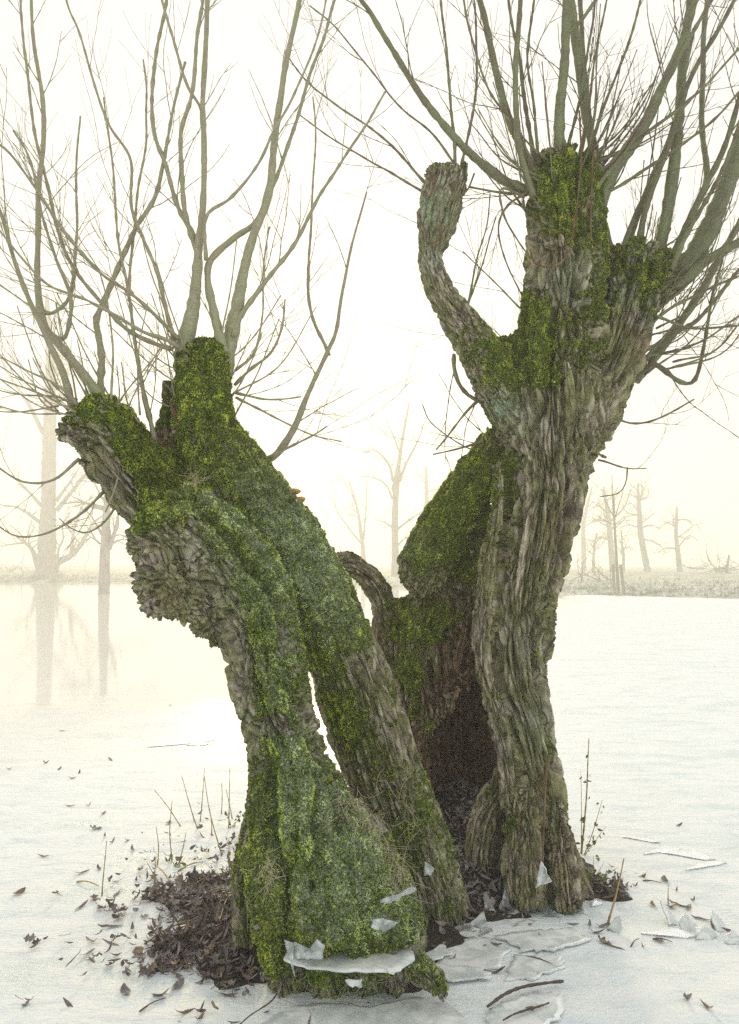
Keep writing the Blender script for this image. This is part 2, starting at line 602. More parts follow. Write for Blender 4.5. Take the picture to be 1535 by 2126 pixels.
def flow_coords(V, stems):
    """blend weights and grain coordinates of every vertex for every stem"""
    W, Q = [], []
    for k, s in enumerate(stems):
        c, r = s['c'].astype(np.float32), s['r'].astype(np.float32)
        t, nn, bb = [a.astype(np.float32) for a in frames(s['c'])]
        S = np.concatenate([[0], np.cumsum(np.linalg.norm(np.diff(c, axis=0), axis=1))]).astype(np.float32)
        best = np.empty(len(V), np.int32)
        for a in range(0, len(V), 60000):
            v = V[a:a + 60000]
            d = -2 * v @ c.T + (c * c).sum(1)[None]
            best[a:a + 60000] = d.argmin(1)
        d = V - c[best]
        ax = (d * t[best]).sum(1)
        ss = S[best] + ax
        u = (d * nn[best]).sum(1)
        v = (d * bb[best]).sum(1)
        an = s['twist'] * ss + 2.1 * k
        u, v = u * np.cos(an) - v * np.sin(an), u * np.sin(an) + v * np.cos(an)
        dist = np.linalg.norm(d, axis=1) / np.maximum(r[best], 0.02)
        W.append(np.exp(-np.clip(dist - 1, -0.6, 5) * 9.0))
        Q.append(np.stack([u, v, ss * s['ratio'] + 3.7 * k], -1))
    W = np.array(W)
    W /= W.sum(0)[None] + 1e-12
    return W, Q

def blobs(V, lst):
    """sum of soft growth patches: rows px, py, Y, half width px, weight"""
    out = np.zeros(len(V), np.float32)
    for px, py, Y, hw, w in lst:
        c = P(px, py, Y).astype(np.float32)
        r = PR(hw, Y)
        d2 = ((V - c) ** 2).sum(1) / (r * r)
        out += w * np.exp(-d2)
    return out

def ridged(q):
    return 1 - np.abs(perlin(q)) * 1.6

def displace(V, N, stems, moss, burl=None, rot=None):
    W, Q = flow_coords(V, stems)
    D = np.zeros(len(V), np.float32)
    flow = np.zeros((len(V), 3), np.float32)
    bark_keep = 1 - 0.75 * sstep(0.35, 0.75, moss)
    best_w = W.argmax(0)
    for k, s in enumerate(stems):
        w = W[k]
        idx = np.nonzero(w > 0.02)[0]
        if not len(idx): continue
        q = Q[k][idx]
        f = s['fr']
        warp = np.stack([perlin(q * 7 + 3), perlin(q * 7 + 31), np.zeros(len(idx))], -1) * 0.022
        qq = (q + warp)
        r1 = ridged(qq * f)
        r2 = ridged(qq * f * 2.3 + 9)
        r3 = perlin(qq * f * 5.1 + 4)
        fl = perlin(q * 5.0 + 50)
        cr = sstep(0.80, 0.98, ridged(qq * f * 0.62 + 70))         # deep furrows
        pl = perlin(np.stack([q[:, 0] * f * .7, q[:, 1] * f * .7, q[:, 2] * f * 3.2], -1) + 11)   # cross breaks between plates
        wq = qq * np.array([1, 1, 0.75])
        a1, a2 = worley(wq * f * 1.15 + 5)
        gap = 1 - sstep(0.0, 0.24, a2 - a1)                         # furrows between the long bark plates
        b1, b2 = worley(wq * f * 2.6 + 25)
        gap2 = 1 - sstep(0.0, 0.22, b2 - b1)
        h = (-0.55 * r1 ** 2 - 0.35 * r2 ** 2 + 0.22 * r3 + 0.10 * pl - 1.4 * cr - 1.9 * gap - 0.6 * gap2 + 0.25) * s['amp'] * 1.6
        wq2 = q + 0.045 * np.stack([perlin(q * 4 + 61), perlin(q * 4 + 81), np.zeros(len(idx))], -1)
        f1 = ridged(wq2 * np.array([8.5, 8.5, 6.0]) + 33)
        f2 = ridged(wq2 * np.array([16, 16, 11.0]) + 93)
        fold = s['fold'] * (0.30 - 1.1 * np.clip(f1, 0, 1) ** 3 - 0.45 * np.clip(f2, 0, 1) ** 3 + 0.5 * perlin(wq2 * np.array([12, 12, 9]) + 12))
        fold = fold - s['crease'] * sstep(0.88, 1.0, ridged(wq2 * np.array([4.2, 4.2, 3.0]) + 133))
        bk = 1.0 if burl is None else 1 - 0.9 * burl[idx]
        D[idx] += w[idx] * ((h * bark_keep[idx] + fold) * bk + s['flute'] * fl * 1.6)
        top = best_w[idx] == k
        flow[idx[top]] = qq[top]
    # soft cushions and nap of the moss
    ms = sstep(0.40, 0.62, moss)
    mi = np.nonzero(ms > 0.01)[0]
    pm = V[mi]
    d1, d2 = worley(pm * 26)
    cush = (0.010 * (0.5 - d1) + 0.010 * fbm(pm * 55, 2) + 0.014 * fbm(pm * 13, 2))
    D[mi] += ms[mi] * cush
    D += 0.012 * fbm(V * 4.5 + 7, 2)
    if burl is not None:
        bi = np.nonzero(burl > 0.02)[0]
        p = V[bi]
        wp = np.stack([fbm(p * 9 + 1, 2), fbm(p * 9 + 21, 2), fbm(p * 9 + 41, 2)], -1)
        a1, a2 = worley((p + wp * 0.09) * np.array([17, 17, 24]))
        b1, b2 = worley((p + wp * 0.03) * 48)
        fold = ridged((p + wp * 0.035) * np.array([15, 15, 34]))
        keep = 1 - 0.7 * sstep(0.4, 0.7, moss[bi])
        D[bi] += burl[bi] * keep * (0.036 * (np.clip(a2 - a1, 0, 0.5) - 0.22) + 0.008 * (np.clip(b2 - b1, 0, .5) - 0.2) - 0.030 * sstep(0.6, 0.98, fold))
    return D, flow

def growth_noise(V, base):
    n = fbm(V * 6.0 + 2, 3) * 0.8 + fbm(V * 21 + 5, 3) * 0.75 + fbm(V * 60 + 9, 1) * 0.25
    return np.clip(base + n * 0.80, 0, 1)

def tri_normals(V, F4, F3):
    N = np.zeros_like(V)
    for F in (F4, F3):
        if not len(F): continue
        if F.shape[1] == 4:
            fn = np.cross(V[F[:, 2]] - V[F[:, 0]], V[F[:, 3]] - V[F[:, 1]])
        else:
            fn = np.cross(V[F[:, 1]] - V[F[:, 0]], V[F[:, 2]] - V[F[:, 0]])
        for k in range(F.shape[1]):
            np.add.at(N, F[:, k], fn)
    return N / (np.linalg.norm(N, axis=1)[:, None] + 1e-12)

def moss_mesh(name, V, N, F4, moss, frost, count, lo=0.42, seed=1, size=(0.005, 0.0115)):
    """many tiny moss leaves standing on the mossy skin"""
    rg = np.random.default_rng(seed)
    fm = moss[F4].mean(1)
    area = np.linalg.norm(np.cross(V[F4[:, 2]] - V[F4[:, 0]], V[F4[:, 3]] - V[F4[:, 1]]), axis=1)
    pr = area * (sstep(lo - 0.10, lo + 0.22, fm) + 0.02 * sstep(0.1, 0.3, fm))
    fc = V[F4].mean(1)
    pr = pr * (0.10 + sstep(-0.22, 0.30, fbm(fc * 42 + 3, 2)) * (0.35 + sstep(-0.35, 0.25, fbm(fc * 12 + 8, 2))))      # leaves stand in clumps
    pr /= pr.sum()
    f = rg.choice(len(F4), count, p=pr)
    w = rg.random((count, 4)); w /= w.sum(1)[:, None]
    p = (V[F4[f]] * w[..., None]).sum(1)
    n = N[F4[f]].mean(1)
    fr = frost[F4[f]].mean(1)
    rnd = np.clip(rg.normal(0.52, 0.2, count) + 0.9 * fbm(p * 16, 2) + 0.3 * fbm(p * 60, 1), 0, 1)
    d = n + rg.normal(size=(count, 3)) * 0.75 + np.array([0, 0, 0.10])
    d /= np.linalg.norm(d, axis=1)[:, None]
    L = rg.uniform(size[0], size[1], count) * (0.55 + 0.8 * np.clip(0.5 + 1.2 * fbm(p * 30 + 9, 2), 0, 1)) * (0.55 + 0.6 * sstep(0.4, 0.8, moss[F4[f]].mean(1)))
    side = np.cross(d, rg.normal(size=(count, 3)))
    side /= np.linalg.norm(side, axis=1)[:, None]
    wd = L * rg.uniform(0.10, 0.24, count)
    bend = np.cross(side, d) * (L * rg.uniform(-0.1, 0.5, count))[:, None]
    base = p - n * 0.002
    mid = base + d * (L * 0.5)[:, None]
    tip = base + d * L[:, None] + bend
    VV = np.stack([base, mid - side * wd[:, None], tip, mid + side * wd[:, None]], 1).reshape(-1, 3)
    FF = (np.arange(count) * 4)[:, None] + np.arange(4)
    me = mesh_np(name, VV, FF, smooth=False)
    attr(me, 'rnd', np.repeat(rnd, 4))
    attr(me, 'frost', np.repeat(fr, 4))
    return me

def build_tree(name, stems, balls, moss_b, frost_b, lich_b, red_b, rot_b, burl_b, base, count, seed, moss_base=0.0, up=0.25, smooth=7):
    V, N, F4, F3 = fuse(name, stems, balls, smooth=smooth)
    mb = moss_base + blobs(V, moss_b) + up * N[:, 2]
    moss = growth_noise(V, mb)
    burl = np.clip(blobs(V, burl_b), 0, 1) if burl_b else None
    D, flow = displace(V, N, stems, moss, burl)
    V2 = V + N * D[:, None]
    N2 = tri_normals(V2, F4, F3)
    frost = np.clip(blobs(V, frost_b) * sstep(-0.15, 0.75, N2[:, 2] * 0.75 - N2[:, 1] * 0.35 + 0.1) , 0, 1)
    me = mesh_np(name + '_trunk', V2, [F4, F3])
    attr(me, 'flow', flow, 'FLOAT_VECTOR')
    attr(me, 'moss', moss)
    attr(me, 'frost', frost)
    attr(me, 'lichen', np.clip(blobs(V, lich_b), 0, 1))
    attr(me, 'red', np.clip(blobs(V, red_b) + 0.7 * fbm(V * 14, 2) * (blobs(V, red_b) > 0.1), 0, 1))
    attr(me, 'rot', np.clip(blobs(V, rot_b), 0, 1))
    root = empty(name, base)
    tr = attach(link('trunk', me, MATS['willow_bark']), root)
    mm = moss_mesh(name + '_moss', V2, N2, F4, moss, frost, count, seed=seed)
    mo = attach(link('moss_cover', mm, MATS['moss']), root)
    mo['kind'] = 'stuff'
    return root, (V2, N2, F4, moss)

# ---- left willow: a burred front stem and a taller stem behind it with a side arm
YF, YR = 3.15, 3.62
left_stems = [
    stem([(398, 1075, 3.02, 58), (418, 1095, 3.02, 70), (468, 1160, 3.05, 80), (520, 1245, 3.08, 84), (541, 1330, 3.1, 86), (558, 1420, 3.12, 84), (579, 1500, 3.14, 84),
          (604, 1590, 3.15, 88), (640, 1690, 3.2, 100), (668, 1790, 3.26, 116), (690, 1890, 3.3, 126), (700, 1980, 3.3, 124), (702, 2090, 3.3, 118)], amp=0.011, fr=24, twist=0.5, flute=0.016, crease=0.06, fold=0.03, ratio=0.28),
    stem([(424, 735, 3.46, 57), (424, 790, 3.46, 60), (424, 850, 3.45, 64), (440, 915, 3.44, 76), (500, 1010, 3.46, 88), (572, 1112, 3.46, 92), (636, 1212, 3.45, 89), (689, 1310, 3.46, 84),
          (730, 1410, 3.50, 84), (763, 1510, 3.54, 86), (799, 1610, 3.59, 84), (836, 1710, 3.65, 82), (868, 1810, 3.70, 81), (890, 1900, 3.74, 86)], amp=0.008, fr=28, twist=-0.2, flute=0.012, fold=0.012, crease=0.015),
    stem([(178, 885, 3.36, 58), (215, 905, 3.38, 72), (262, 960, 3.4, 76), (318, 1022, 3.44, 80), (390, 1092, 3.52, 78), (450, 1140, 3.58, 60)], amp=0.011, fr=26, flute=0.012),
    stem([(735, 1660, 3.2, 22), (765, 1720, 3.2, 34), (800, 1790, 3.17, 38), (833, 1860, 3.12, 38), (852, 1930, 3.06, 34), (862, 2000, 3.0, 34), (900, 2040, 2.93, 30), (922, 2075, 2.86, 14)], amp=0.007, fr=26, flute=0.006),
    stem([(528, 1640, 3.24, 16), (520, 1720, 3.28, 26), (515, 1800, 3.3, 34), (512, 1880, 3.3, 34), (520, 1960, 3.28, 40)], amp=0.012, fr=28),
    stem([(352, 790, 3.52, 15), (351, 830, 3.52, 17), (348, 880, 3.5, 26), (345, 930, 3.5, 40), (380, 1000, 3.52, 50)], amp=0.008, fr=30, flute=0.004),
    stem([(500, 1390, 3.1, 26), (515, 1480, 3.13, 30), (545, 1580, 3.16, 34), (545, 1680, 3.2, 36), (532, 1780, 3.25, 40)], amp=0.010, fr=30, flute=0.006),
    stem([(555, 1590, 3.06, 30), (552, 1720, 3.04, 46), (560, 1850, 3.03, 54), (582, 1960, 3.06, 50), (600, 2060, 3.12, 46)], amp=0.008, fr=24, flute=0.016, fold=0.030, crease=0.045, ratio=0.42),
    stem([(600, 1540, 3.05, 40), (630, 1650, 3.0, 58), (642, 1740, 2.96, 60), (645, 1820, 2.97, 46), (655, 1900, 2.96, 52), (672, 1960, 3.02, 52), (690, 2050, 3.1, 48)], amp=0.008, fr=24, flute=0.016, fold=0.030, crease=0.045, ratio=0.42),
    stem([(680, 1640, 3.06, 34), (732, 1730, 3.0, 46), (768, 1820, 2.96, 46), (802, 1910, 2.97, 46), (812, 1970, 3.02, 42), (814, 2050, 3.1, 38)], amp=0.008, fr=24, flute=0.016, fold=0.030, crease=0.045, ratio=0.42),
    stem([(690, 1760, 3.0, 34), (722, 1850, 2.93, 44), (740, 1945, 2.97, 46), (755, 2040, 3.09, 42)], amp=0.008, fr=24, flute=0.016, fold=0.030, crease=0.045, ratio=0.42),
]
left_balls = [
    ball(345, 1120, 2.98, 82), ball(362, 1195, 2.97, 80), ball(330, 1200, 3.0, 58), ball(385, 1240, 3.0, 56), ball(432, 1288, 3.04, 42), ball(398, 1085, 3.0, 74),
    ball(305, 1120, 3.02, 50), ball(325, 1245, 3.0, 38), ball(455, 1330, 3.07, 30),
    ball(205, 878, 3.36, 62), ball(170, 888, 3.36, 46), ball(240, 880, 3.38, 46), ball(140, 898, 3.36, 26), ball(265, 905, 3.4, 40),
    ball(612, 1655, 2.99, 42), ball(690, 1772, 2.95, 48), ball(572, 1790, 2.99, 38), ball(636, 1850, 2.94, 38), ball(764, 1862, 2.93, 34), ball(705, 1925, 2.92, 38), ball(598, 1905, 2.98, 36), ball(560, 1480, 3.02, 40), ball(600, 1390, 3.0, 36), ball(380, 760, 3.48, 22), ball(470, 760, 3.52, 24), ball(425, 745, 3.5, 50), 
]
left_moss = [(424, 770, 3.4, 90, .55), (430, 880, 3.4, 110, .55), (540, 1020, 3.4, 130, .7), (620, 1150, 3.45, 130, .62), (640, 1290, 3.4, 90, .55), (690, 1400, 3.52, 80, .65), (715, 1480, 3.54, 60, .6), (740, 1340, 3.56, 50, .3), (790, 1620, 3.56, 60, .4),
             (770, 1560, 3.5, 70, .40), (830, 1660, 3.55, 70, .42), (860, 1760, 3.6, 90, .42), (690, 1250, 3.55, 80, .45), (715, 1500, 3.45, 60, .4),
             (200, 850, 3.3, 100, .5), (310, 960, 3.35, 80, .45), (340, 1010, 3.35, 80, .6), (420, 1020, 3.0, 80, .8), (500, 1120, 2.95, 80, .55), (560, 1240, 2.95, 80, .55), (540, 1340, 2.95, 80, .45),
             (560, 1430, 2.95, 70, .45), (600, 1580, 2.95, 90, .6), (600, 1720, 2.9, 140, .7), (720, 1760, 2.9, 120, .6), (640, 1880, 2.85, 170, .75), (760, 1930, 2.85, 120, .7), (600, 1990, 2.85, 120, .6),
             (520, 1800, 3.2, 70, .45), (330, 1062, 2.93, 55, .75), (385, 1035, 2.93, 60, .6), (290, 1095, 2.92, 40, .4), (820, 1880, 3.0, 60, .5),
             (470, 1420, 3.05, 40, -.6), (490, 1540, 3.05, 40, -.6), (500, 1640, 3.15, 40, -.5), (350, 1200, 2.9, 100, -.75), (585, 1500, 2.98, 24, -.9), (430, 1290, 2.95, 60, -.7), (470, 1280, 2.95, 40, -.3),
             (760, 1420, 3.5, 60, -.45), (800, 1520, 3.55, 50, -.35), (180, 950, 3.3, 60, -.45), (250, 1020, 3.35, 50, -.5), (620, 1330, 2.98, 34, -.35), (340, 915, 3.4, 30, -.8)]
left_frost = [(430, 1040, 2.9, 90, .6), (520, 1130, 2.9, 90, .9), (580, 1250, 2.95, 80, .9), (600, 1400, 2.95, 90, .8), (620, 1560, 2.95, 90, .9), (700, 1700, 2.95, 110, 1.0), (760, 1800, 2.95, 120, 1.0), (800, 1930, 2.95, 110, .9),
              (640, 1800, 2.85, 120, .5), (560, 1060, 3.4, 120, 1.2), (640, 1180, 3.45, 110, 1.2), (690, 1300, 3.5, 80, .7), (820, 1640, 3.55, 90, .4), (870, 1780, 3.6, 90, .5), (680, 1950, 2.85, 130, .45)]
for L_ in (left_moss, left_frost):
    for k_, q_ in enumerate(L_):
        if q_[2] >= 3.4 and 950 < q_[1] < 1600: L_[k_] = (q_[0], q_[1], q_[2] - 0.17 * (1 if q_[1] < 1450 else 0.5), q_[3], q_[4])
left_lich = [(255, 985, 3.34, 30, .8), (560, 1490, 2.98, 30, .3)]
left_red = [(585, 1500, 2.98, 26, 1.0), (625, 1480, 2.98, 14, .8), (350, 1230, 2.9, 40, .35), (800, 1720, 3.6, 24, .5), (300, 915, 3.34, 26, .5)]
left_rot = [(335, 920, 3.42, 34, 1.0), (505, 1080, 3.2, 30, .8)]
left_burl = [(350, 1170, 2.95, 110, 1.0), (425, 1290, 3.0, 55, .9), (200, 900, 3.36, 60, .3)]
left_tree, LT = build_tree('pollard_willow', left_stems, left_balls, left_moss, left_frost, left_lich, left_red, left_rot, left_burl, G(700, 2000), 330000, 1, moss_base=0.20, up=0.22)
tag(left_tree, 'leaning mossy willow with two stems and a swollen burr on its lower stem', 'tree')

# ---- right willow: upright hollow trunk with a hooked arm and two pollard heads
right_stems = [
    stem([(1170, 325, 3.9, 62), (1172, 400, 3.9, 76), (1175, 480, 3.9, 77), (1171, 560, 3.9, 85), (1168, 640, 3.9, 92), (1165, 720, 3.9, 102), (1160, 800, 3.9, 114), (1153, 870, 3.9, 114), (1145, 930, 3.9, 106),
          (1138, 1000, 3.91, 96), (1120, 1080, 3.92, 90), (1100, 1160, 3.93, 90), (1080, 1230, 3.94, 82), (1073, 1300, 3.95, 75), (1074, 1400, 3.96, 66), (1093, 1480, 3.97, 60), (1106, 1550, 3.97, 60),
          (1114, 1640, 3.97, 64), (1123, 1740, 3.97, 69), (1138, 1840, 3.97, 76), (1143, 1910, 3.97, 80)], amp=0.014, fr=22, twist=0.6, ratio=0.11, flute=0.014, crease=0.07, fold=0.055),
    stem([(922, 345, 3.84, 34), (918, 368, 3.84, 38), (902, 415, 3.84, 37), (891, 480, 3.84, 33), (893, 545, 3.84, 34), (914, 605, 3.84, 37), (955, 670, 3.85, 41), (996, 735, 3.86, 48), (1040, 800, 3.88, 62), (1090, 870, 3.9, 72)], amp=0.006, fr=24, flute=0.012, ratio=0.3),
    stem([(968, 335, 3.83, 9), (962, 370, 3.83, 16), (945, 420, 3.83, 20), (925, 480, 3.83, 20), (910, 530, 3.84, 14)], amp=0.006, fr=30, flute=0.006),
    stem([(1322, 540, 4.0, 58), (1312, 600, 4.0, 68), (1288, 680, 4.0, 70), (1262, 760, 3.98, 70), (1225, 850, 3.95, 72), (1180, 960, 3.93, 62)], amp=0.014, fr=22, twist=0.3, flute=0.014, fold=0.045, crease=0.04),
    stem([(1420, 560, 4.05, 30), (1388, 582, 4.04, 34), (1345, 625, 4.02, 38), (1300, 690, 4.0, 40)], amp=0.010, fr=26, flute=0.004),
    stem([(1040, 900, 4.02, 34), (1010, 950, 4.05, 46), (975, 1015, 4.08, 52), (935, 1085, 4.1, 56), (902, 1145, 4.12, 58), (884, 1185, 4.12, 56)], amp=0.007, fr=26, flute=0.008),
    stem([(840, 1238, 4.2, 20), (824, 1340, 4.2, 26), (845, 1450, 4.2, 27), (864, 1542, 4.2, 14)], amp=0.018, fr=26, flute=0.022),
    stem([(882, 1220, 4.17, 34), (868, 1350, 4.17, 34), (882, 1450, 4.16, 33), (892, 1532, 4.16, 14)], amp=0.018, fr=26, flute=0.022),
    stem([(925, 1190, 4.15, 32), (915, 1330, 4.15, 33), (918, 1430, 4.14, 30), (908, 1510, 4.14, 10)], amp=0.018, fr=26, flute=0.022),
    stem([(968, 1110, 4.14, 30), (962, 1300, 4.14, 28), (948, 1410, 4.12, 22), (932, 1480, 4.12, 8)], amp=0.018, fr=26, flute=0.022),
    stem([(1010, 1050, 4.1, 30), (998, 1230, 4.12, 28), (985, 1350, 4.12, 22), (968, 1425, 4.1, 8)], amp=0.018, fr=26, flute=0.022),
    stem([(672, 1176, 4.1, 16), (705, 1168, 4.15, 24), (732, 1172, 4.2, 29), (760, 1192, 4.22, 29), (790, 1232, 4.24, 28), (800, 1285, 4.25, 26), (798, 1335, 4.25, 27), (812, 1400, 4.27, 28), (835, 1480, 4.3, 34), (850, 1620, 4.3, 36), (860, 1760, 4.3, 40)], amp=0.010, fr=34, flute=0.010),
    stem([(1050, 1575, 4.05, 16), (1035, 1630, 4.05, 28), (1012, 1690, 4.04, 36), (1000, 1760, 4.02, 40), (1000, 1860, 4.0, 40)], amp=0.008, fr=26, flute=0.010),
    stem([(1075, 1640, 3.86, 16), (1068, 1720, 3.82, 24), (1066, 1790, 3.8, 26), (1075, 1870, 3.78, 28)], amp=0.010, fr=30, flute=0.006),
    stem([(1100, 1650, 3.83, 14), (1100, 1720, 3.8, 26), (1100, 1800, 3.77, 30), (1105, 1890, 3.74, 32)], amp=0.010, fr=30, flute=0.006),
    stem([(1155, 1650, 3.85, 18), (1162, 1730, 3.82, 30), (1172, 1810, 3.78, 34), (1182, 1890, 3.76, 34)], amp=0.012, fr=30, flute=0.006),
    stem([(1030, 960, 3.78, 14), (1035, 1060, 3.79, 20), (1015, 1160, 3.82, 24), (1000, 1260, 3.84, 24), (1004, 1380, 3.85, 24), (1028, 1470, 3.87, 24), (1050, 1570, 3.87, 22), (1058, 1680, 3.85, 18)], amp=0.010, fr=26, flute=0.004),
    stem([(1190, 940, 3.79, 20), (1165, 1040, 3.78, 24), (1135, 1130, 3.79, 24), (1112, 1220, 3.81, 20), (1108, 1300, 3.83, 18), (1118, 1400, 3.85, 14)], amp=0.012, fr=26, flute=0.004),
]
hollow = P(960, 1500, 4.42)
hw_acc = []
for k in range(13):                                   # the rotten back wall of the hollow: upright ribs set in a half ring
    a = math.radians(-8 + k * 16.3)
    cx = hollow[0] + 0.255 * math.cos(a)
    cyy = hollow[1] + 0.27 * math.sin(a)
    top = 1.35 + 0.06 * math.sin(k * 2.3)
    pts = [(cx + 0.01 * math.sin(k + j), cyy + 0.012 * math.cos(2 * k + j), z) for j, z in enumerate(np.linspace(-0.05, top, 7))]
    hw_acc.append(dict(c=spline(np.array(pts), 8), r=np.full(49, 0.062 + 0.008 * math.sin(k * 1.7)), amp=0.014, fr=34, twist=0, ratio=0.2, flute=0.012, crease=0.0, fold=0.02))
right_stems += hw_acc
SPL = np.random.default_rng(77)
for k in range(16):
    x0 = SPL.uniform(835, 1000); y0 = 1250 + SPL.uniform(-20, 60) - (x0 - 835) * 0.6; ln_ = SPL.uniform(120, 240); Yk = 4.06 + SPL.uniform(0, .07)
    right_stems.append(stem([(x0, y0, Yk + .04, 4), (x0 - 6 + SPL.normal() * 6, y0 + ln_ * .4, Yk, SPL.uniform(7, 13)), (x0 - 4 + SPL.normal() * 10, y0 + ln_ * .75, Yk, SPL.uniform(6, 11)), (x0 + 4, y0 + ln_, Yk + .02, 3)], amp=0.006, fr=34, flute=0.006, n=6))
right_balls = [ball(884, 1188, 4.11, 55), ball(868, 1172, 4.1, 42), ball(1330, 540, 3.96, 54), ball(1295, 535, 4.02, 40), ball(1362, 560, 4.0, 44), ball(1170, 345, 3.9, 56), ball(1130, 375, 3.88, 38),
               ball(1215, 380, 3.9, 40), ball(1345, 648, 3.9, 20, (1.2, 1, .6)), ball(1165, 510, 3.78, 44), ball(1100, 700, 3.84, 34), ball(1180, 1155, 3.93, 20), ball(897, 365, 3.84, 22), ball(1245, 945, 3.9, 18),
               ball(1240, 410, 3.92, 26), ball(1060, 740, 3.88, 40)]
right_moss = [(1170, 350, 3.8, 90, .8), (1170, 440, 3.8, 80, .7), (1225, 520, 3.85, 60, .6), (1110, 600, 3.85, 60, .5), (1110, 690, 3.8, 70, .7), (1230, 680, 3.8, 60, .6), (1060, 750, 3.82, 80, .7), (1130, 780, 3.78, 90, .45),
              (1340, 550, 3.9, 70, .75), (1340, 650, 3.9, 30, .6), (1010, 980, 4.0, 90, .7), (950, 1060, 4.0, 90, .8), (880, 1150, 4.0, 80, .75), (1280, 830, 3.9, 40, .4), (830, 1290, 4.12, 50, .9), (840, 1400, 4.12, 50, .8), (900, 1280, 4.08, 60, .45), (980, 1190, 4.05, 40, .5),
              (870, 1500, 4.1, 50, .6), (900, 1320, 4.1, 26, .5), (1000, 1680, 3.85, 60, .6), (1235, 600, 3.85, 70, .45), (940, 700, 3.85, 40, .35), (980, 730, 3.82, 40, .4), (940, 1290, 4.08, 30, .4), (1170, 1150, 3.95, 30, .3),
              (1050, 1720, 3.85, 40, .4), (1260, 720, 3.85, 40, .3), (1200, 860, 3.78, 50, .25), (1060, 1100, 3.82, 50, .25),
              (1170, 560, 3.75, 46, -.7), (890, 460, 3.8, 70, -.5), (885, 570, 3.8, 50, -.5), (880, 1230, 4.05, 34, -.6), (1110, 890, 3.78, 60, -.4), (1300, 700, 3.9, 60, -.35)]
right_lich = [(1180, 580, 3.8, 40, 1.0), (1200, 620, 3.8, 40, .6), (890, 440, 3.8, 45, .6), (900, 540, 3.8, 34, .5), (1040, 845, 3.8, 30, 1.0), (1110, 880, 3.78, 40, .5), (1090, 770, 3.8, 26, .4), (1300, 600, 3.9, 40, .4), (1080, 1340, 3.85, 50, .25), (1130, 1500, 3.88, 60, .3)]
right_red = [(960, 1380, 4.05, 60, .9), (900, 1440, 4.08, 40, .6), (1200, 690, 3.78, 26, .8), (1150, 1100, 3.8, 40, .5), (975, 1300, 4.1, 50, 1.0), (1010, 1080, 4.08, 40, .8), (940, 1430, 4.1, 40, .8), (1035, 1170, 3.82, 18, .8), (1090, 800, 3.8, 24, .6), (1330, 720, 3.9, 40, .4)]
right_rot = [(960, 1560, 4.6, 150, 1.0), (960, 1400, 4.65, 160, 1.0), (870, 1550, 4.4, 90, .9), (980, 1240, 4.2, 50, .5), (1160, 520, 3.72, 22, .8), (1350, 720, 3.92, 22, .7), (1150, 1800, 3.75, 70, .35), (800, 1320, 4.25, 40, .6), (730, 1170, 4.25, 40, .5)]
right_frost = [(1345, 642, 3.9, 30, .7), (1170, 320, 3.85, 40, .35), (860, 1140, 4.05, 50, .4), (1100, 740, 3.82, 40, .25), (1340, 520, 3.9, 40, .3)]
right_tree, RT = build_tree('hollow_willow', right_stems, right_balls, right_moss, right_frost, right_lich, right_red, right_rot, [(1170, 530, 3.78, 40, .6), (1330, 560, 3.95, 60, .3), (915, 365, 3.84, 50, .5), (1110, 900, 3.8, 50, .35)], G(1140, 1860), 220000, 2, moss_base=0.06, up=0.16)
tag(right_tree, 'upright willow with a hollow trunk, deeply furrowed bark and a hooked bare arm', 'tree')

# ------------------------------------------------------------------ branches of the near willows
BR = np.random.default_rng(21)

def wiggle(p, amt, seed):
    q = p * 3.0 + seed * 7.1
    w = np.stack([perlin(q), perlin(q + 40), perlin(q + 80)], -1)
    f = np.linspace(0, 1, len(p))[:, None]
    return p + w * amt * np.minimum(1, f * 4)

def resample(p, step):
    L = np.concatenate([[0], np.cumsum(np.linalg.norm(np.diff(p[:, :3], axis=0), axis=1))])
    n = max(3, int(L[-1] / step) + 1)
    t = np.linspace(0, L[-1], n)
    return np.stack([np.interp(t, L, p[:, k]) for k in range(p.shape[1])], -1), L[-1]

def knots(n, r, k=0.55, every=3):
    m = np.ones(n)
    m[1::every] += k
    return r * m

def twig(acc, p0, d, length, r, depth=0, droop=0.0, rg=BR):
    """slender willow shoot with budded nodes, sometimes forking"""
    n = max(5, int(length / 0.022))
    pts = [np.array(p0, float)]
    d = np.array(d, float); d /= np.linalg.norm(d)
    cur = rg.normal(size=3) * 0.012
    for i in range(n):
        d = d + cur + rg.normal(size=3) * 0.045 + np.array([0, 0, 0.016 - droop])
        d /= np.linalg.norm(d)
        pts.append(pts[-1] + d * length / n)
    pts = np.array(pts)
    rad = r * np.linspace(1, 0.42, len(pts))
    acc.tube(pts, np.maximum(knots(len(pts), rad, 0.6, 2 + int(rg.integers(0, 2))), 0.0007), 4, cap=False, a=r / 0.02)
    if depth > 0:
        for _ in range(int(rg.integers(1, 4))):
            i = int(rg.integers(2, max(3, len(pts) - 2)))
            t = pts[min(i + 1, len(pts) - 1)] - pts[i]
            side = np.cross(t, rg.normal(size=3)); side /= np.linalg.norm(side) + 1e-9
            dd = t / (np.linalg.norm(t) + 1e-9) + side * rg.uniform(0.35, 0.8)
            twig(acc, pts[i], dd, length * rg.uniform(0.25, 0.6), r * 0.6, depth - 1, droop, rg)

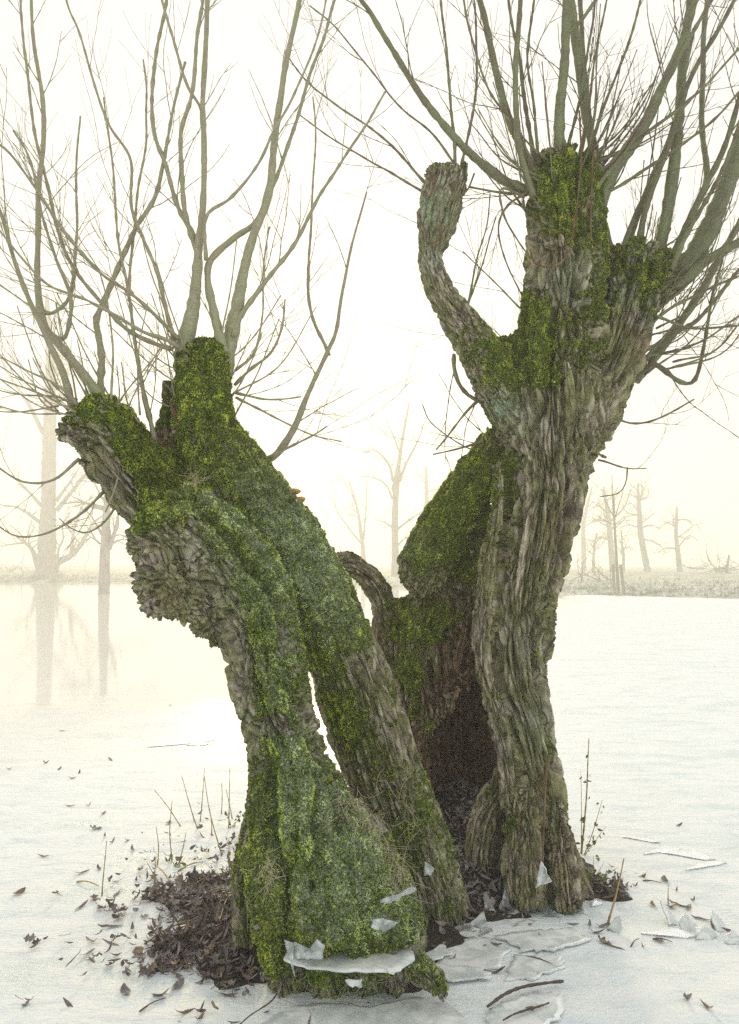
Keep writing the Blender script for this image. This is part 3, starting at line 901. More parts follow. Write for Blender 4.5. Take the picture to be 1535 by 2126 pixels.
def branch(tree, pts, Y0, Y1, h0, h1, twigs=5, seed=0, hm=None, tl=(0.2, 0.65), name='branch', depth=1):
    pts = np.array(pts, float)
    n0 = len(pts)
    out = pts[-1, 1] < 40 and h1 >= 2                   # goes on above the frame: let it taper out
    if out:
        d = pts[-1] - pts[-2]; d = d / np.linalg.norm(d) * 0.6 + np.array([0, -0.4])
        e = 130 + 28 * h1
        pts = np.vstack([pts, pts[-1] + d * e, pts[-1] + d * 2 * e + np.array([0, -e * 0.4])])
        twigs = int(twigs * 1.4)
    L = np.concatenate([[0], np.cumsum(np.linalg.norm(np.diff(pts, axis=0), axis=1))]); l0 = L[n0 - 1] / L[-1]; L /= L[-1]
    Y = Y0 + (Y1 - Y0) * L ** 1.2
    h = np.interp(L, [0, 0.35 * l0, l0, 1.0001], [h0, hm if hm else (h0 * 0.45 + h1 * 0.55), h1, 1.2 if out else h1])
    h = h * (0.76 if h0 > 4 else 0.92)
    A = np.array([[*P(x, y, yy), PR(hh, yy)] for (x, y), yy, hh in zip(pts, Y, h)])
    sp = spline(A, 8)
    rs, ln = resample(sp, 0.028)
    c = wiggle(rs[:, :3], 0.010 + 0.004 * (h0 < 6), seed)
    r = np.maximum(rs[:, 3], 0.0012)
    rg = np.random.default_rng(100 + seed)
    big = r.max() > 0.018
    rr = r * (1 + 0.07 * rg.normal(size=len(r)))
    if not big: rr = knots(len(r), rr, 0.28, 3)
    acc = Acc()
    acc.tube(c, rr, 9 if big else 6, a=0.0, wob=0.03 if big else 0)
    acc.A[-1] = np.concatenate([np.repeat(np.clip(r / 0.035, 0, 1), 9 if big else 6), [1, 1]])
    t = np.gradient(c, axis=0); t /= np.linalg.norm(t, axis=1)[:, None]
    tw_acc = []
    for k in range(int(twigs * 0.8 + 0.5)):
        i = int(rg.uniform(0.08, 0.97) * (len(c) - 1))
        side = np.cross(t[i], rg.normal(size=3)); side /= np.linalg.norm(side)
        d = t[i] + side * rg.uniform(0.35, 0.95) + np.array([0, 0, 0.15])
        ta = acc if name != 'branch' else Acc()
        twig(ta, c[i] - t[i] * 0.0, d, rg.uniform(*tl), min(0.0026, max(0.0011, r[i] * 0.30)), depth, 0.0, rg)
        if ta is not acc: tw_acc.append(ta)
    o = attach(link(name, acc.mesh(name, an='thick'), MATS['fog_pale_branch' if tree is left_tree else 'branch_bark_dark']), tree)
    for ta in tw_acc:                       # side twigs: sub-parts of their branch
        q = link('twig', ta.mesh('twig', an='thick'), MATS['fog_pale_branch' if tree is left_tree else 'branch_bark_dark'])
        q.parent = o
    return o

_sd = [0]
def LB(pts, h0, h1, Y0=3.5, dY=0.25, tw=5, **k):
    _sd[0] += 1
    return branch(left_tree, pts, Y0, Y0 + dY, h0, h1, tw, _sd[0], **k)
def RB(pts, h0, h1, Y0=3.9, dY=0.2, tw=5, **k):
    _sd[0] += 1
    return branch(right_tree, pts, Y0, Y0 + dY, h0, h1, tw, _sd[0], **k)

# upright shoots of the left willow's main head
LB([(378, 770), (384, 715), (400, 650), (410, 575), (415, 500), (422, 425), (427, 300), (422, 215), (425, 100), (428, 0), (430, -120)], 26, 6, 3.48, .15, 10, hm=9)
LB([(417, 520), (404, 490), (370, 430), (345, 345), (320, 280), (316, 200), (328, 100), (345, 0), (350, -60)], 7, 4, 3.52, .3, 9)
LB([(415, 535), (400, 495), (382, 430), (376, 325), (380, 265), (398, 200), (407, 75), (420, 0), (425, -60)], 8, 4, 3.52, -.2, 8)
LB([(424, 240), (412, 215), (390, 180), (370, 115), (345, 15), (338, -30)], 4.5, 3, 3.55, .1, 4)
LB([(466, 780), (472, 735), (482, 690), (495, 625), (510, 550), (530, 480), (555, 410), (570, 300), (580, 220), (600, 100), (622, 0), (640, -90)], 24, 6, 3.52, .2, 10, hm=12)
LB([(545, 445), (556, 412), (585, 340), (615, 250), (645, 150), (675, 75), (695, 0), (715, -60)], 6, 3.5, 3.6, .3, 8)
LB([(466, 735), (445, 650), (430, 580), (436, 535), (490, 490), (532, 462), (556, 410)], 15, 7, 3.46, .15, 3, hm=11)
LB([(428, 540), (428, 450), (480, 410), (540, 340), (575, 270), (612, 200), (650, 100), (672, 10)], 5, 2.5, 3.46, .3, 6)
LB([(484, 700), (500, 655), (560, 575), (610, 510), (645, 445), (670, 395), (715, 325), (768, 250), (800, 190)], 8, 2.5, 3.5, .35, 9)
LB([(372, 705), (280, 615), (210, 565), (125, 470), (75, 390), (20, 315), (-30, 285)], 5.5, 3, 3.44, -.25, 11)
LB([(360, 725), (325, 715), (265, 685), (215, 635), (155, 560), (125, 490), (90, 350), (65, 230), (45, 0)], 7, 3, 3.46, -.2, 12)
LB([(364, 720), (350, 660), (325, 565), (295, 495), (272, 430), (270, 330), (225, 260), (195, 175), (165, 65), (140, 0)], 6, 2.5, 3.46, .1, 11)
LB([(322, 915), (312, 870), (300, 820), (285, 720), (265, 600), (245, 500), (235, 400), (230, 300), (217, 200)], 7, 2, 3.42, .1, 12)
LB([(372, 722), (345, 705), (300, 690), (240, 655), (170, 620), (100, 590), (40, 530), (-10, 470)], 6, 2.5, 3.4, -.3, 9)
LB([(268, 625), (270, 590), (275, 500), (290, 380), (305, 250), (300, 120)], 3.5, 2, 3.45, .3, 6)
# shoots on the side arm's head
LB([(214, 835), (200, 812), (160, 760), (120, 710), (95, 680), (82, 620), (78, 500), (80, 400), (90, 250), (70, 100), (62, -40)], 14, 4, 3.36, .1, 12, hm=9)
LB([(152, 850), (146, 825), (130, 770), (108, 720), (90, 680), (60, 620), (30, 540), (5, 450), (-25, 380)], 12, 4, 3.34, -.15, 9, hm=8)
LB([(208, 825), (209, 790), (212, 740), (203, 680), (202, 660), (225, 610), (280, 480), (320, 410), (340, 330), (360, 230), (385, 130)], 10, 3, 3.4, .25, 9, hm=7)
LB([(84, 640), (104, 652), (140, 625), (152, 570), (160, 480), (158, 400), (162, 300), (165, 240)], 6, 2.5, 3.38, .2, 7)
LB([(112, 708), (128, 704), (140, 690), (148, 620), (120, 540), (85, 440), (60, 330), (25, 270)], 6, 2.5, 3.4, -.2, 8)
LB([(170, 850), (120, 800), (60, 770), (0, 740)], 3.5, 1.5, 3.3, -.15, 4)
LB([(165, 860), (90, 820), (30, 800), (-10, 785)], 3, 1.5, 3.3, -.1, 4)
LB([(230, 850), (235, 740), (225, 640), (205, 560)], 3, 1.5, 3.32, .0, 5)
LB([(218, 1018), (165, 1070), (100, 1105), (40, 1110), (0, 1088)], 4.5, 2, 3.38, -.2, 2)
LB([(245, 1045), (215, 1085), (180, 1107), (145, 1100), (120, 1080)], 3, 1.5, 3.4, -.15, 1)
LB([(165, 952), (110, 995), (50, 1000), (0, 972), (-30, 950)], 3.5, 2, 3.34, -.2, 3)
LB([(250, 955), (235, 1010), (215, 1062)], 2.6, 1.6, 3.3, -.05, 0)
# side limb low on the taller stem
LB([(556, 955), (578, 940), (610, 890), (640, 815), (680, 730), (700, 680), (712, 590), (740, 470), (760, 400)], 11, 2.5, 3.62, .3, 5)
LB([(684, 738), (674, 715), (650, 660), (640, 580), (645, 450), (655, 300), (650, 200)], 5, 2, 3.75, .1, 5)
LB([(487, 815), (545, 830), (590, 830), (630, 825)], 3.5, 1.8, 3.5, .05, 4)
LB([(490, 825), (575, 870), (650, 905), (712, 920)], 3.2, 1.5, 3.5, -.1, 3)
LB([(560, 950), (600, 930), (650, 905), (680, 885)], 5, 2, 3.6, .0, 5)
LB([(487, 800), (520, 770), (560, 735), (580, 690), (590, 620)], 4, 2, 3.55, .1, 5)
LB([(488, 770), (530, 730), (548, 650), (545, 560), (560, 470)], 3, 1.6, 3.5, .1, 6)
# right willow, upper head
RB([(1115, 402), (1098, 395), (1048, 375), (978, 320), (918, 255), (868, 190), (818, 105), (768, 25), (735, -35)], 15, 6, 3.86, -.15, 9, hm=11)
RB([(1160, 345), (1161, 300), (1163, 225), (1173, 125), (1178, 0), (1180, -90)], 17, 11, 3.88, -.1, 7, hm=14)
RB([(1108, 410), (1100, 385), (1080, 310), (1070, 200), (1075, 75), (1080, 0), (1083, -80)], 11, 6, 3.82, -.1, 7, hm=9)
RB([(1110, 370), (1098, 335), (1063, 265), (1033, 165), (1003, 30), (990, -40)], 13, 8, 3.9, .25, 9, hm=11)
RB([(1118, 365), (1113, 345), (1098, 265), (1083, 165), (1078, 110), (1060, 20)], 8, 4, 3.95, .2, 5)
RB([(1240, 360), (1235, 320), (1218, 240), (1203, 140), (1190, 40), (1183, -40)], 16, 11, 3.98, .2, 6, hm=14)
RB([(1238, 430), (1250, 405), (1275, 350), (1328, 280), (1368, 200), (1413, 90), (1443, 0), (1462, -60)], 24, 9, 3.9, .1, 8, hm=16)
RB([(1205, 372), (1268, 340), (1338, 245), (1403, 125), (1478, 0), (1500, -40)], 7, 5, 3.82, -.2, 7)
RB([(1235, 395), (1262, 360), (1310, 300), (1370, 190), (1420, 80), (1450, -20)], 6, 4, 3.8, -.1, 6)
RB([(1200, 350), (1275, 322), (1330, 290), (1418, 220), (1535, 100), (1560, 70)], 4.5, 3, 3.85, -.1, 7)
RB([(1255, 400), (1290, 385), (1353, 345), (1468, 260), (1535, 190), (1580, 150)], 5, 3, 3.88, -.1, 7)
RB([(1110, 360), (1075, 270), (1020, 190), (985, 90), (960, -20)], 4, 2.5, 3.85, -.1, 8)
RB([(1120, 345), (1110, 240), (1095, 130), (1110, 0)], 4, 2.5, 3.88, .1, 7)
RB([(1215, 340), (1250, 230), (1290, 130), (1330, 0)], 5, 3, 3.9, .15, 8)
RB([(1205, 335), (1225, 220), (1240, 100), (1262, -20)], 4.5, 2.5, 3.9, -.1, 7)
RB([(1175, 320), (1200, 220), (1230, 60), (1240, -20)], 4, 2.5, 3.94, .2, 7)
RB([(1173, 75), (1205, 45), (1230, 10), (1250, -30)], 6, 4, 3.86, 0, 3)
RB([(1095, 405), (1038, 400), (973, 388)], 5, 2.5, 3.86, -.05, 5)
RB([(1090, 410), (1040, 395), (1045, 450), (1075, 500), (1105, 540)], 3, 1.6, 3.82, -.05, 4)
RB([(1095, 400), (1050, 430), (1035, 480), (1060, 560), (1085, 620)], 3, 1.5, 3.82, .05, 4)
RB([(1080, 640), (1040, 600), (1000, 560), (960, 520)], 2.4, 1.2, 3.86, .1, 3)
RB([(1075, 720), (1030, 700), (980, 705)], 2.6, 1.2, 3.86, .1, 4)
RB([(970, 640), (985, 560), (1010, 470), (1020, 400)], 2.6, 1.4, 3.86, .1, 5)
RB([(968, 645), (1000, 550), (1030, 450)], 2.4, 1.3, 3.9, .1, 4)
# shoots on the hooked arm
RB([(945, 348), (943, 275), (928, 150), (915, 0), (910, -40)], 4, 2.5, 3.84, .1, 5)
RB([(958, 345), (988, 200), (988, 75), (985, -20)], 3.5, 2.2, 3.84, .2, 5)
RB([(885, 382), (828, 320), (768, 265), (700, 220), (640, 170), (590, 110)], 3.6, 1.6, 3.84, .3, 6)
RB([(885, 402), (818, 360), (768, 335), (690, 285), (620, 235)], 3.2, 1.5, 3.84, .1, 5)
RB([(950, 350), (900, 280), (840, 230), (770, 150), (700, 60), (640, 10)], 3, 1.6, 3.84, .2, 6)
# right fork head
RB([(1362, 560), (1368, 525), (1388, 425), (1408, 275), (1423, 100), (1435, 0), (1440, -60)], 19, 11, 4.0, .1, 8, hm=16)
RB([(1325, 530), (1328, 500), (1343, 425), (1383, 315), (1410, 240), (1450, 130), (1535, -20)], 10, 5, 3.97, -.1, 7, hm=8)
RB([(1300, 540), (1300, 505), (1323, 440), (1358, 360), (1390, 285), (1418, 165), (1440, 60)], 11, 5, 3.99, .15, 7, hm=9)
RB([(1270, 545), (1268, 520), (1255, 470), (1240, 380), (1225, 250), (1210, 100), (1205, 0)], 12, 7, 4.1, .2, 5, hm=9)
RB([(1380, 585), (1420, 555), (1443, 525), (1488, 440), (1520, 350), (1550, 250), (1570, 180)], 36, 18, 4.05, -.05, 6, hm=27)
RB([(1385, 555), (1403, 520), (1433, 450), (1498, 320), (1535, 200), (1560, 100)], 12, 6, 3.97, -.15, 6)
RB([(1395, 560), (1420, 500), (1470, 410), (1510, 330), (1545, 230)], 8, 5, 3.92, -.15, 5)
RB([(1400, 600), (1423, 580), (1468, 540), (1535, 505), (1590, 480)], 20, 11, 4.02, -.1, 5, hm=14)
RB([(1320, 790), (1360, 740), (1433, 640), (1478, 565), (1535, 460), (1560, 400)], 14, 8, 4.1, .25, 6, hm=11)
RB([(1325, 770), (1380, 700), (1450, 660), (1535, 560)], 8, 5, 4.12, .3, 6)
RB([(1345, 680), (1373, 655), (1418, 625), (1535, 570), (1580, 555)], 5, 3, 3.95, -.1, 6)
RB([(1360, 655), (1378, 662), (1433, 680), (1535, 678), (1570, 675)], 3.5, 2.2, 3.92, -.1, 4)
RB([(1345, 755), (1368, 760), (1413, 792), (1443, 785), (1462, 720), (1478, 620), (1500, 540)], 8, 3, 4.05, .1, 6)
RB([(1278, 868), (1323, 880), (1368, 870), (1443, 830)], 3, 1.6, 3.95, .1, 4)
RB([(1243, 955), (1303, 970), (1343, 972)], 2.6, 1.3, 3.95, .1, 1)
RB([(1303, 970), (1300, 1000), (1285, 1022), (1248, 1030)], 1.8, 1.1, 4.0, .05, 0)
RB([(1335, 740), (1400, 730), (1470, 700), (1560, 640)], 3, 2, 4.0, .2, 6)
RB([(1460, 400), (1468, 355), (1458, 250), (1463, 50), (1470, -30)], 9, 7, 4.35, .1, 5)
RB([(943, 735), (945, 760), (955, 795), (975, 820), (997, 832)], 5, 6, 3.92, -.02, 1)
RB([(995, 830), (953, 870), (903, 932)], 3.5, 1.8, 3.9, -.05, 1)
RB([(1020, 912), (958, 930), (900, 942)], 3.5, 1.4, 3.98, -.05, 2)
RB([(1000, 940), (960, 925), (900, 880), (880, 840)], 2, 1.1, 4.05, .05, 1)
# thin bare shoots round both heads
for k in range(26):
    a = BR.uniform(0.1, 1); x = BR.uniform(120, 300); y = 850 + (x - 200) * 0.25 + BR.uniform(-20, 30)
    ang = math.radians(BR.uniform(100, 190) if x < 200 else BR.uniform(50, 150)); l = BR.uniform(70, 230)
    LB([(x, y), (x + math.cos(ang) * l * .5, y - math.sin(ang) * l * .5), (x + math.cos(ang) * l + BR.uniform(-30, 30), y - math.sin(ang) * l - BR.uniform(0, 40))], 2.2, 1.1, 3.3 + 0.1 * a, BR.uniform(-.2, .25), 2, name='shoot', tl=(0.08, 0.25))
for k in range(16):
    x = BR.uniform(365, 485); y = BR.uniform(735, 900)
    sgn = -1 if x < 425 else 1
    ang = math.radians(BR.uniform(15, 80)); l = BR.uniform(80, 260)
    LB([(x, y), (x + sgn * math.cos(ang) * l * .5, y - math.sin(ang) * l * .5), (x + sgn * math.cos(ang) * l * .9, y - math.sin(ang) * l - BR.uniform(0, 60))], 2.2, 1.1, 3.45, BR.uniform(-.2, .25), 3, name='shoot', tl=(0.08, 0.3))
for k in range(30):
    x = BR.uniform(1095, 1250); y = BR.uniform(330, 470)
    ang = math.radians(BR.uniform(95, 165) if x < 1172 else BR.uniform(15, 85)); l = BR.uniform(120, 380)
    RB([(x, y), (x + math.cos(ang) * l * .5, y - math.sin(ang) * l * .5), (x + math.cos(ang) * l * .85, y - math.sin(ang) * l - BR.uniform(0, 60))], 2.6, 1.2, 3.84 + BR.uniform(-.04, .12), BR.uniform(-.2, .25), 4, name='shoot', tl=(0.1, 0.35))
for k in range(22):
    x = BR.uniform(1270, 1400); y = BR.uniform(530, 780)
    ang = math.radians(BR.uniform(10, 85)); l = BR.uniform(120, 330)
    RB([(x, y), (x + math.cos(ang) * l * .5, y - math.sin(ang) * l * .45), (x + math.cos(ang) * l * .85, y - math.sin(ang) * l - BR.uniform(0, 60))], 2.6, 1.2, 3.98, BR.uniform(-.2, .25), 4, name='shoot', tl=(0.1, 0.35))
# red-brown curved shoots lying against the bark
def vine(tree, rows, hw, name='shoot'):
    A = spline(np.array([[*P(x, y, Y), 0] for x, y, Y in rows]), 10)[:, :3]
    acc = Acc(); acc.tube(A, PR(hw, 3.7) * np.linspace(1, .6, len(A)), 5, a=0.05)
    return attach(link(name, acc.mesh(name, an='thick'), MATS['red_twig']), tree)
mat_branch('red_twig', (0.16, 0.06, 0.032), (0.2, 0.08, 0.04))
vine(right_tree, [(1100, 520, 3.80), (1110, 545, 3.72), (1140, 555, 3.66), (1165, 545, 3.66), (1185, 510, 3.68), (1195, 440, 3.7)], 2.6)
vine(right_tree, [(1203, 230, 3.85), (1207, 330, 3.74), (1201, 400, 3.72), (1195, 470, 3.7)], 2.2)
vine(right_tree, [(1232, 310, 3.8), (1228, 420, 3.74), (1228, 490, 3.74), (1238, 510, 3.76)], 2.0)
vine(right_tree, [(880, 400, 3.78), (890, 408, 3.75), (900, 390, 3.75), (895, 370, 3.75), (890, 355, 3.78)], 2.2)
vine(right_tree, [(900, 408, 3.75), (912, 450, 3.74), (917, 490, 3.75), (910, 520, 3.75)], 2.0)
vine(right_tree, [(866, 440, 3.8), (885, 485, 3.76), (905, 520, 3.75)], 2.0)
vine(right_tree, [(985, 360, 3.78), (970, 395, 3.77), (945, 415, 3.77), (935, 418, 3.78)], 2.2)
vine(right_tree, [(925, 470, 3.78), (912, 495, 3.75), (890, 512, 3.76)], 2.0)
vine(left_tree, [(353, 835, 3.42), (370, 865, 3.38), (398, 898, 3.38)], 2.8)
vine(left_tree, [(398, 898, 3.38), (378, 890, 3.36), (362, 862, 3.38), (356, 830, 3.42)], 1.8)
vine(left_tree, [(408, 885, 3.37), (412, 820, 3.38), (420, 760, 3.38)], 2.0)
# ------------------------------------------------------------------ soil, litter and leaves
DR = np.random.default_rng(31)
MOUNDS = [(-0.80, 4.25, 0.36, 0.62, 0.024), (-0.66, 3.66, 0.28, 0.26, 0.026), (0.50, 4.86, 0.36, 0.44, 0.36), (0.45, 4.25, 0.26, 0.3, 0.09), (1.15, 4.28, 0.14, 0.16, 0.035), (-0.1, 3.7, 0.5, 0.5, 0.07), (0.85, 4.6, 0.3, 0.3, 0.08), (-0.55, 5.1, 0.16, 0.22, 0.05)]
def mound(x, y):
    x = np.asarray(x, float); y = np.asarray(y, float)
    z = np.zeros_like(x)
    for cx, cy_, rx, ry, h in MOUNDS:
        z = z + h * np.exp(-((x - cx) / rx) ** 2 - ((y - cy_) / ry) ** 2)
    p = np.stack([x * 9, y * 9, np.zeros_like(x)], -1).reshape(-1, 3)
    return z + (0.020 * fbm(p, 3) + 0.045 * fbm(p * 0.5 + 3, 2)).reshape(x.shape) - 0.034
def mat_soil():
    t = NT('humus')
    p = t.geo('Position')
    t.set(Base_Color=t.ramp(t.noise(p, 60, 4, 0.65), [(0.3, (0.012, 0.010, 0.008)), (0.55, (0.05, 0.038, 0.028)), (0.75, (0.13, 0.10, 0.075))]), Roughness=0.95)
    t.bump(t.noise(p, 90, 4), 1.0, 0.02)
    return t.m
mat_soil()
tag(link('soil_island', grid_mesh('soil', -1.7, 2.0, 2.7, 6.1, 150, 140, mound), MATS['humus']), kind='structure')

def leaf_template(L, W, curl, twist, lobes=False, n=7, seed=0):
    rg = np.random.default_rng(seed)
    t = np.linspace(0, 1, n)
    w = W * np.sin(np.pi * np.clip(t * 0.94 + 0.03, 0, 1)) ** 0.8 * (1 - 0.25 * t)
    if lobes: w = w * (1 + 0.55 * np.cos(t * 17)) 
    z = curl * L * (t - 0.5) ** 2 * 2 + rg.normal(size=n) * L * 0.012
    V = []
    for i in range(n):
        a = twist * (t[i] - 0.5)
        for sgn in (-1, 0, 1):
            y, zz = sgn * w[i] * math.cos(a), sgn * w[i] * math.sin(a)
            V.append((L * (t[i] - 0.5), y, z[i] + zz + (abs(sgn) * 0.35 * w[i])))
    V = np.array(V); V[:, 2] -= V[:, 2].min()
    F = []
    for i in range(n - 1):
        for j in (0, 1):
            a = i * 3 + j
            F.append((a, a + 1, a + 4, a + 3))
    return V, np.array(F)
LEAVES = [leaf_template(0.085, 0.0085, 0.25, 0.8, seed=1), leaf_template(0.07, 0.0085, 0.45, 1.6, seed=2), leaf_template(0.095, 0.010, 0.15, -1.1, seed=3), leaf_template(0.06, 0.011, 0.6, 0.4, seed=4),
          leaf_template(0.055, 0.019, 0.5, 0.9, seed=5), leaf_template(0.065, 0.022, 0.35, -0.6, lobes=True, n=11, seed=6), leaf_template(0.05, 0.008, 0.8, 2.2, seed=7)]
def mat_leaf(name, stops, trans=0.15):
    t = NT(name)
    r = t.attr('rnd')
    oi = t.n('ObjectInfo').outputs['Random']
    f = t.math('FRACT', t.math('ADD', r, oi))
    p = t.geo('Position')
    c = t.ramp(f, stops)
    c = t.mix(t.mapr(t.noise(p, 120, 3), 0.35, 0.7, 0, 0.5), c, (0.03, 0.022, 0.020))
    # hoar frost dusting
    fr = t.mapr(t.noise(p, 260, 3, 0.7), 0.55, 0.68, 0, 0.55)
    c = t.mix(fr, c, (0.62, 0.66, 0.70))
    t.set(Base_Color=c, Roughness=0.55)
    return t.m
mat_leaf('dead_leaf', [(0.0, (0.085, 0.052, 0.046)), (0.25, (0.20, 0.12, 0.075)), (0.45, (0.075, 0.055, 0.065)), (0.65, (0.26, 0.21, 0.21)), (0.85, (0.13, 0.085, 0.075)), (1.0, (0.30, 0.20, 0.09))])
mat_leaf('pale_leaf', [(0.0, (0.20, 0.165, 0.165)), (0.35, (0.30, 0.265, 0.275)), (0.6, (0.13, 0.10, 0.10)), (0.85, (0.42, 0.38, 0.37)), (1.0, (0.18, 0.12, 0.09))])
def rotm(n, rg):
    """random turn about z then tilt"""
    a = rg.uniform(0, 2 * np.pi, n); b = rg.normal(0, 0.42, n); c = rg.normal(0, 0.5, n)
    ca, sa, cb, sb, cc, sc_ = np.cos(a), np.sin(a), np.cos(b), np.sin(b), np.cos(c), np.sin(c)
    Rz = np.zeros((n, 3, 3)); Rz[:, 0, 0] = ca; Rz[:, 0, 1] = -sa; Rz[:, 1, 0] = sa; Rz[:, 1, 1] = ca; Rz[:, 2, 2] = 1
    Ry = np.zeros((n, 3, 3)); Ry[:, 0, 0] = cb; Ry[:, 0, 2] = sb; Ry[:, 2, 0] = -sb; Ry[:, 2, 2] = cb; Ry[:, 1, 1] = 1
    Rx = np.zeros((n, 3, 3)); Rx[:, 1, 1] = cc; Rx[:, 1, 2] = -sc_; Rx[:, 2, 1] = sc_; Rx[:, 2, 2] = cc; Rx[:, 0, 0] = 1
    return Rz @ Ry @ Rx
def litter(name, n, cx, cy_, rx, ry, mat, label, seed, thick=0.03, zmin=0.004):
    rg = np.random.default_rng(seed)
    acc = Acc()
    per = n // len(LEAVES)
    for V, F in LEAVES:
        x = cx + rg.normal(size=per * 3) * rx; y = cy_ + rg.normal(size=per * 3) * ry
        zz = mound(x, y)
        keep = np.nonzero(zz + 0.012 * rg.normal(size=len(zz)) > zmin - 0.012)[0][:per]
        if not len(keep): continue
        m = len(keep)
        R = rotm(m, rg)
        s = rg.uniform(0.35, 0.95, m)
        W = np.einsum('nij,vj->nvi', R, V) * s[:, None, None]
        W[:, :, 2] -= W[:, :, 2].min(1)[:, None] * 0.75
        W += np.stack([x[keep], y[keep], np.maximum(zz[keep], 0.0) + rg.uniform(0, thick, m)], -1)[:, None]
        FF = (np.arange(m) * len(V))[:, None, None] + F[None]
        acc.add(W.reshape(-1, 3), FF.reshape(-1, 4), np.repeat(rg.random(m), len(V)))
    return tag(link(name, acc.mesh(name, an='rnd'), MATS[mat]), label, 'leaf litter', kind='stuff')
litter('leaf_litter', 1700, -0.80, 4.2, 0.30, 0.52, 'dead_leaf', 'dark heap of rotting leaves beside the burred willow stem', 41)
litter('leaf_litter', 1500, 0.47, 4.42, 0.17, 0.30, 'pale_leaf', 'pale frosted willow leaves drifted into the hollow trunk', 42)
litter('leaf_litter', 420, -0.82, 4.15, 0.26, 0.45, 'pale_leaf', 'pale grey leaves strewn through the dark leaf heap', 45, 0.045)
litter('leaf_litter', 160, 1.14, 4.28, 0.10, 0.10, 'dead_leaf', 'small patch of dead leaves at the outer foot of the hollow willow', 43)
litter('leaf_litter', 700, -0.68, 3.66, 0.17, 0.16, 'dead_leaf', 'black leaf heap under the stem beside the ice edge', 44)

LEAF_ME = []
for k, (V, F) in enumerate(LEAVES):
    for m in ('dead_leaf', 'pale_leaf'):
        me = mesh_np('leaf', V, F); attr(me, 'rnd', np.full(len(V), 0.13 * k)); me.materials.append(MATS[m]); LEAF_ME.append(me)
LOOK = ['narrow gently curved', 'narrow twisted', 'long narrow flat', 'short rolled', 'broad oval', 'broad lobed', 'tiny tightly twisted']
def put_leaf(p, k, rot, scale, label, group, name='fallen_leaf', cat='leaf'):
    k = k % len(LEAF_ME)
    label = LOOK[k // 2] + (' dark' if k % 2 == 0 else ' pale grey') + ' ' + label
    group = LOOK[k // 2] + ' ' + group
    o = bpy.data.objects.new(name, LEAF_ME[k % len(LEAF_ME)])
    C.objects.link(o)
    o.location = [float(v) for v in p]; o.rotation_euler = rot; o.scale = (scale,) * 3
    return tag(o, label, cat, group)
icez = lambda x, y: float(ice_z(np.array([x]), np.array([y]))[0])
hand = [(20, 1597), (95, 1585), (125, 1597), (165, 1605), (150, 1617), (130, 1518), (230, 1578), (145, 1675), (185, 1673), (200, 1722), (235, 1748), (90, 1780), (168, 1815), (205, 1805), (275, 1765), (265, 1745), (245, 1855), (195, 1867), (40, 1857), (120, 1858), (168, 1885),
        (230, 1925), (300, 1905), (330, 1910), (275, 1930), (190, 1957), (240, 1985), (180, 1983), (145, 2090), (260, 2062), (335, 2070), (370, 2052), (310, 2020), (470, 2070), (480, 2050), (415, 2118), (380, 2108), (370, 2010), (340, 2020), (400, 2000), (290, 1985), (215, 1690), (355, 1465), (350, 1710), (420, 1738),
        (1031, 2021), (1250, 1925), (1265, 1928), (1240, 1938), (1225, 1922), (1190, 1921), (1255, 1957), (1270, 1965), (1370, 1955), (1335, 1967), (1405, 1850), (1440, 1872), (1410, 1880), (1430, 1885), (1460, 1910), (1395, 1885), (1320, 1840), (1380, 1830), (1425, 2075), (1470, 2095), (1127, 2020), (1130, 2095), (1095, 2105), (1485, 1385), (1410, 1715), (1270, 1800), (1300, 1855), (1355, 1880), (1517, 1935), (1480, 1925)]
for i, (px, py) in enumerate(hand):
    g = G(px, py)
    left = px < 767
    put_leaf((g[0], g[1], max(icez(g[0], g[1]), 0) + 0.002), int(DR.integers(0, 14)) if left else int(DR.integers(0, 7)) * 2, (DR.normal(0, .25), DR.normal(0, .2), DR.uniform(0, 6.28)), DR.uniform(0.7, 1.25),
             'leaf lying on the ice beside the leaf heap' if left else 'leaf lying on the ice near the hollow willow', 'leaves scattered on the ice')
for i in range(80):                                   # larger leaves on top of the litter
    while True:
        x, y = (-0.80 + DR.normal() * 0.27, 4.15 + DR.normal() * 0.45) if i < 50 else (0.47 + DR.normal() * 0.15, 4.4 + DR.normal() * 0.22)
        if float(mound(x, y)) > -0.006: break
    put_leaf((x, y, max(0, float(mound(x, y))) + 0.028), int(DR.integers(0, 7)) * 2 + (0 if i < 50 else 1), (DR.normal(0, .4), DR.normal(0, .35), DR.uniform(0, 6.28)), DR.uniform(0.9, 1.35),
             'leaf on top of the leaf heap beside the burred stem' if i < 50 else 'leaf on the drift inside the hollow trunk', 'leaves on top of the left heap' if i < 50 else 'leaves on top of the hollow drift')

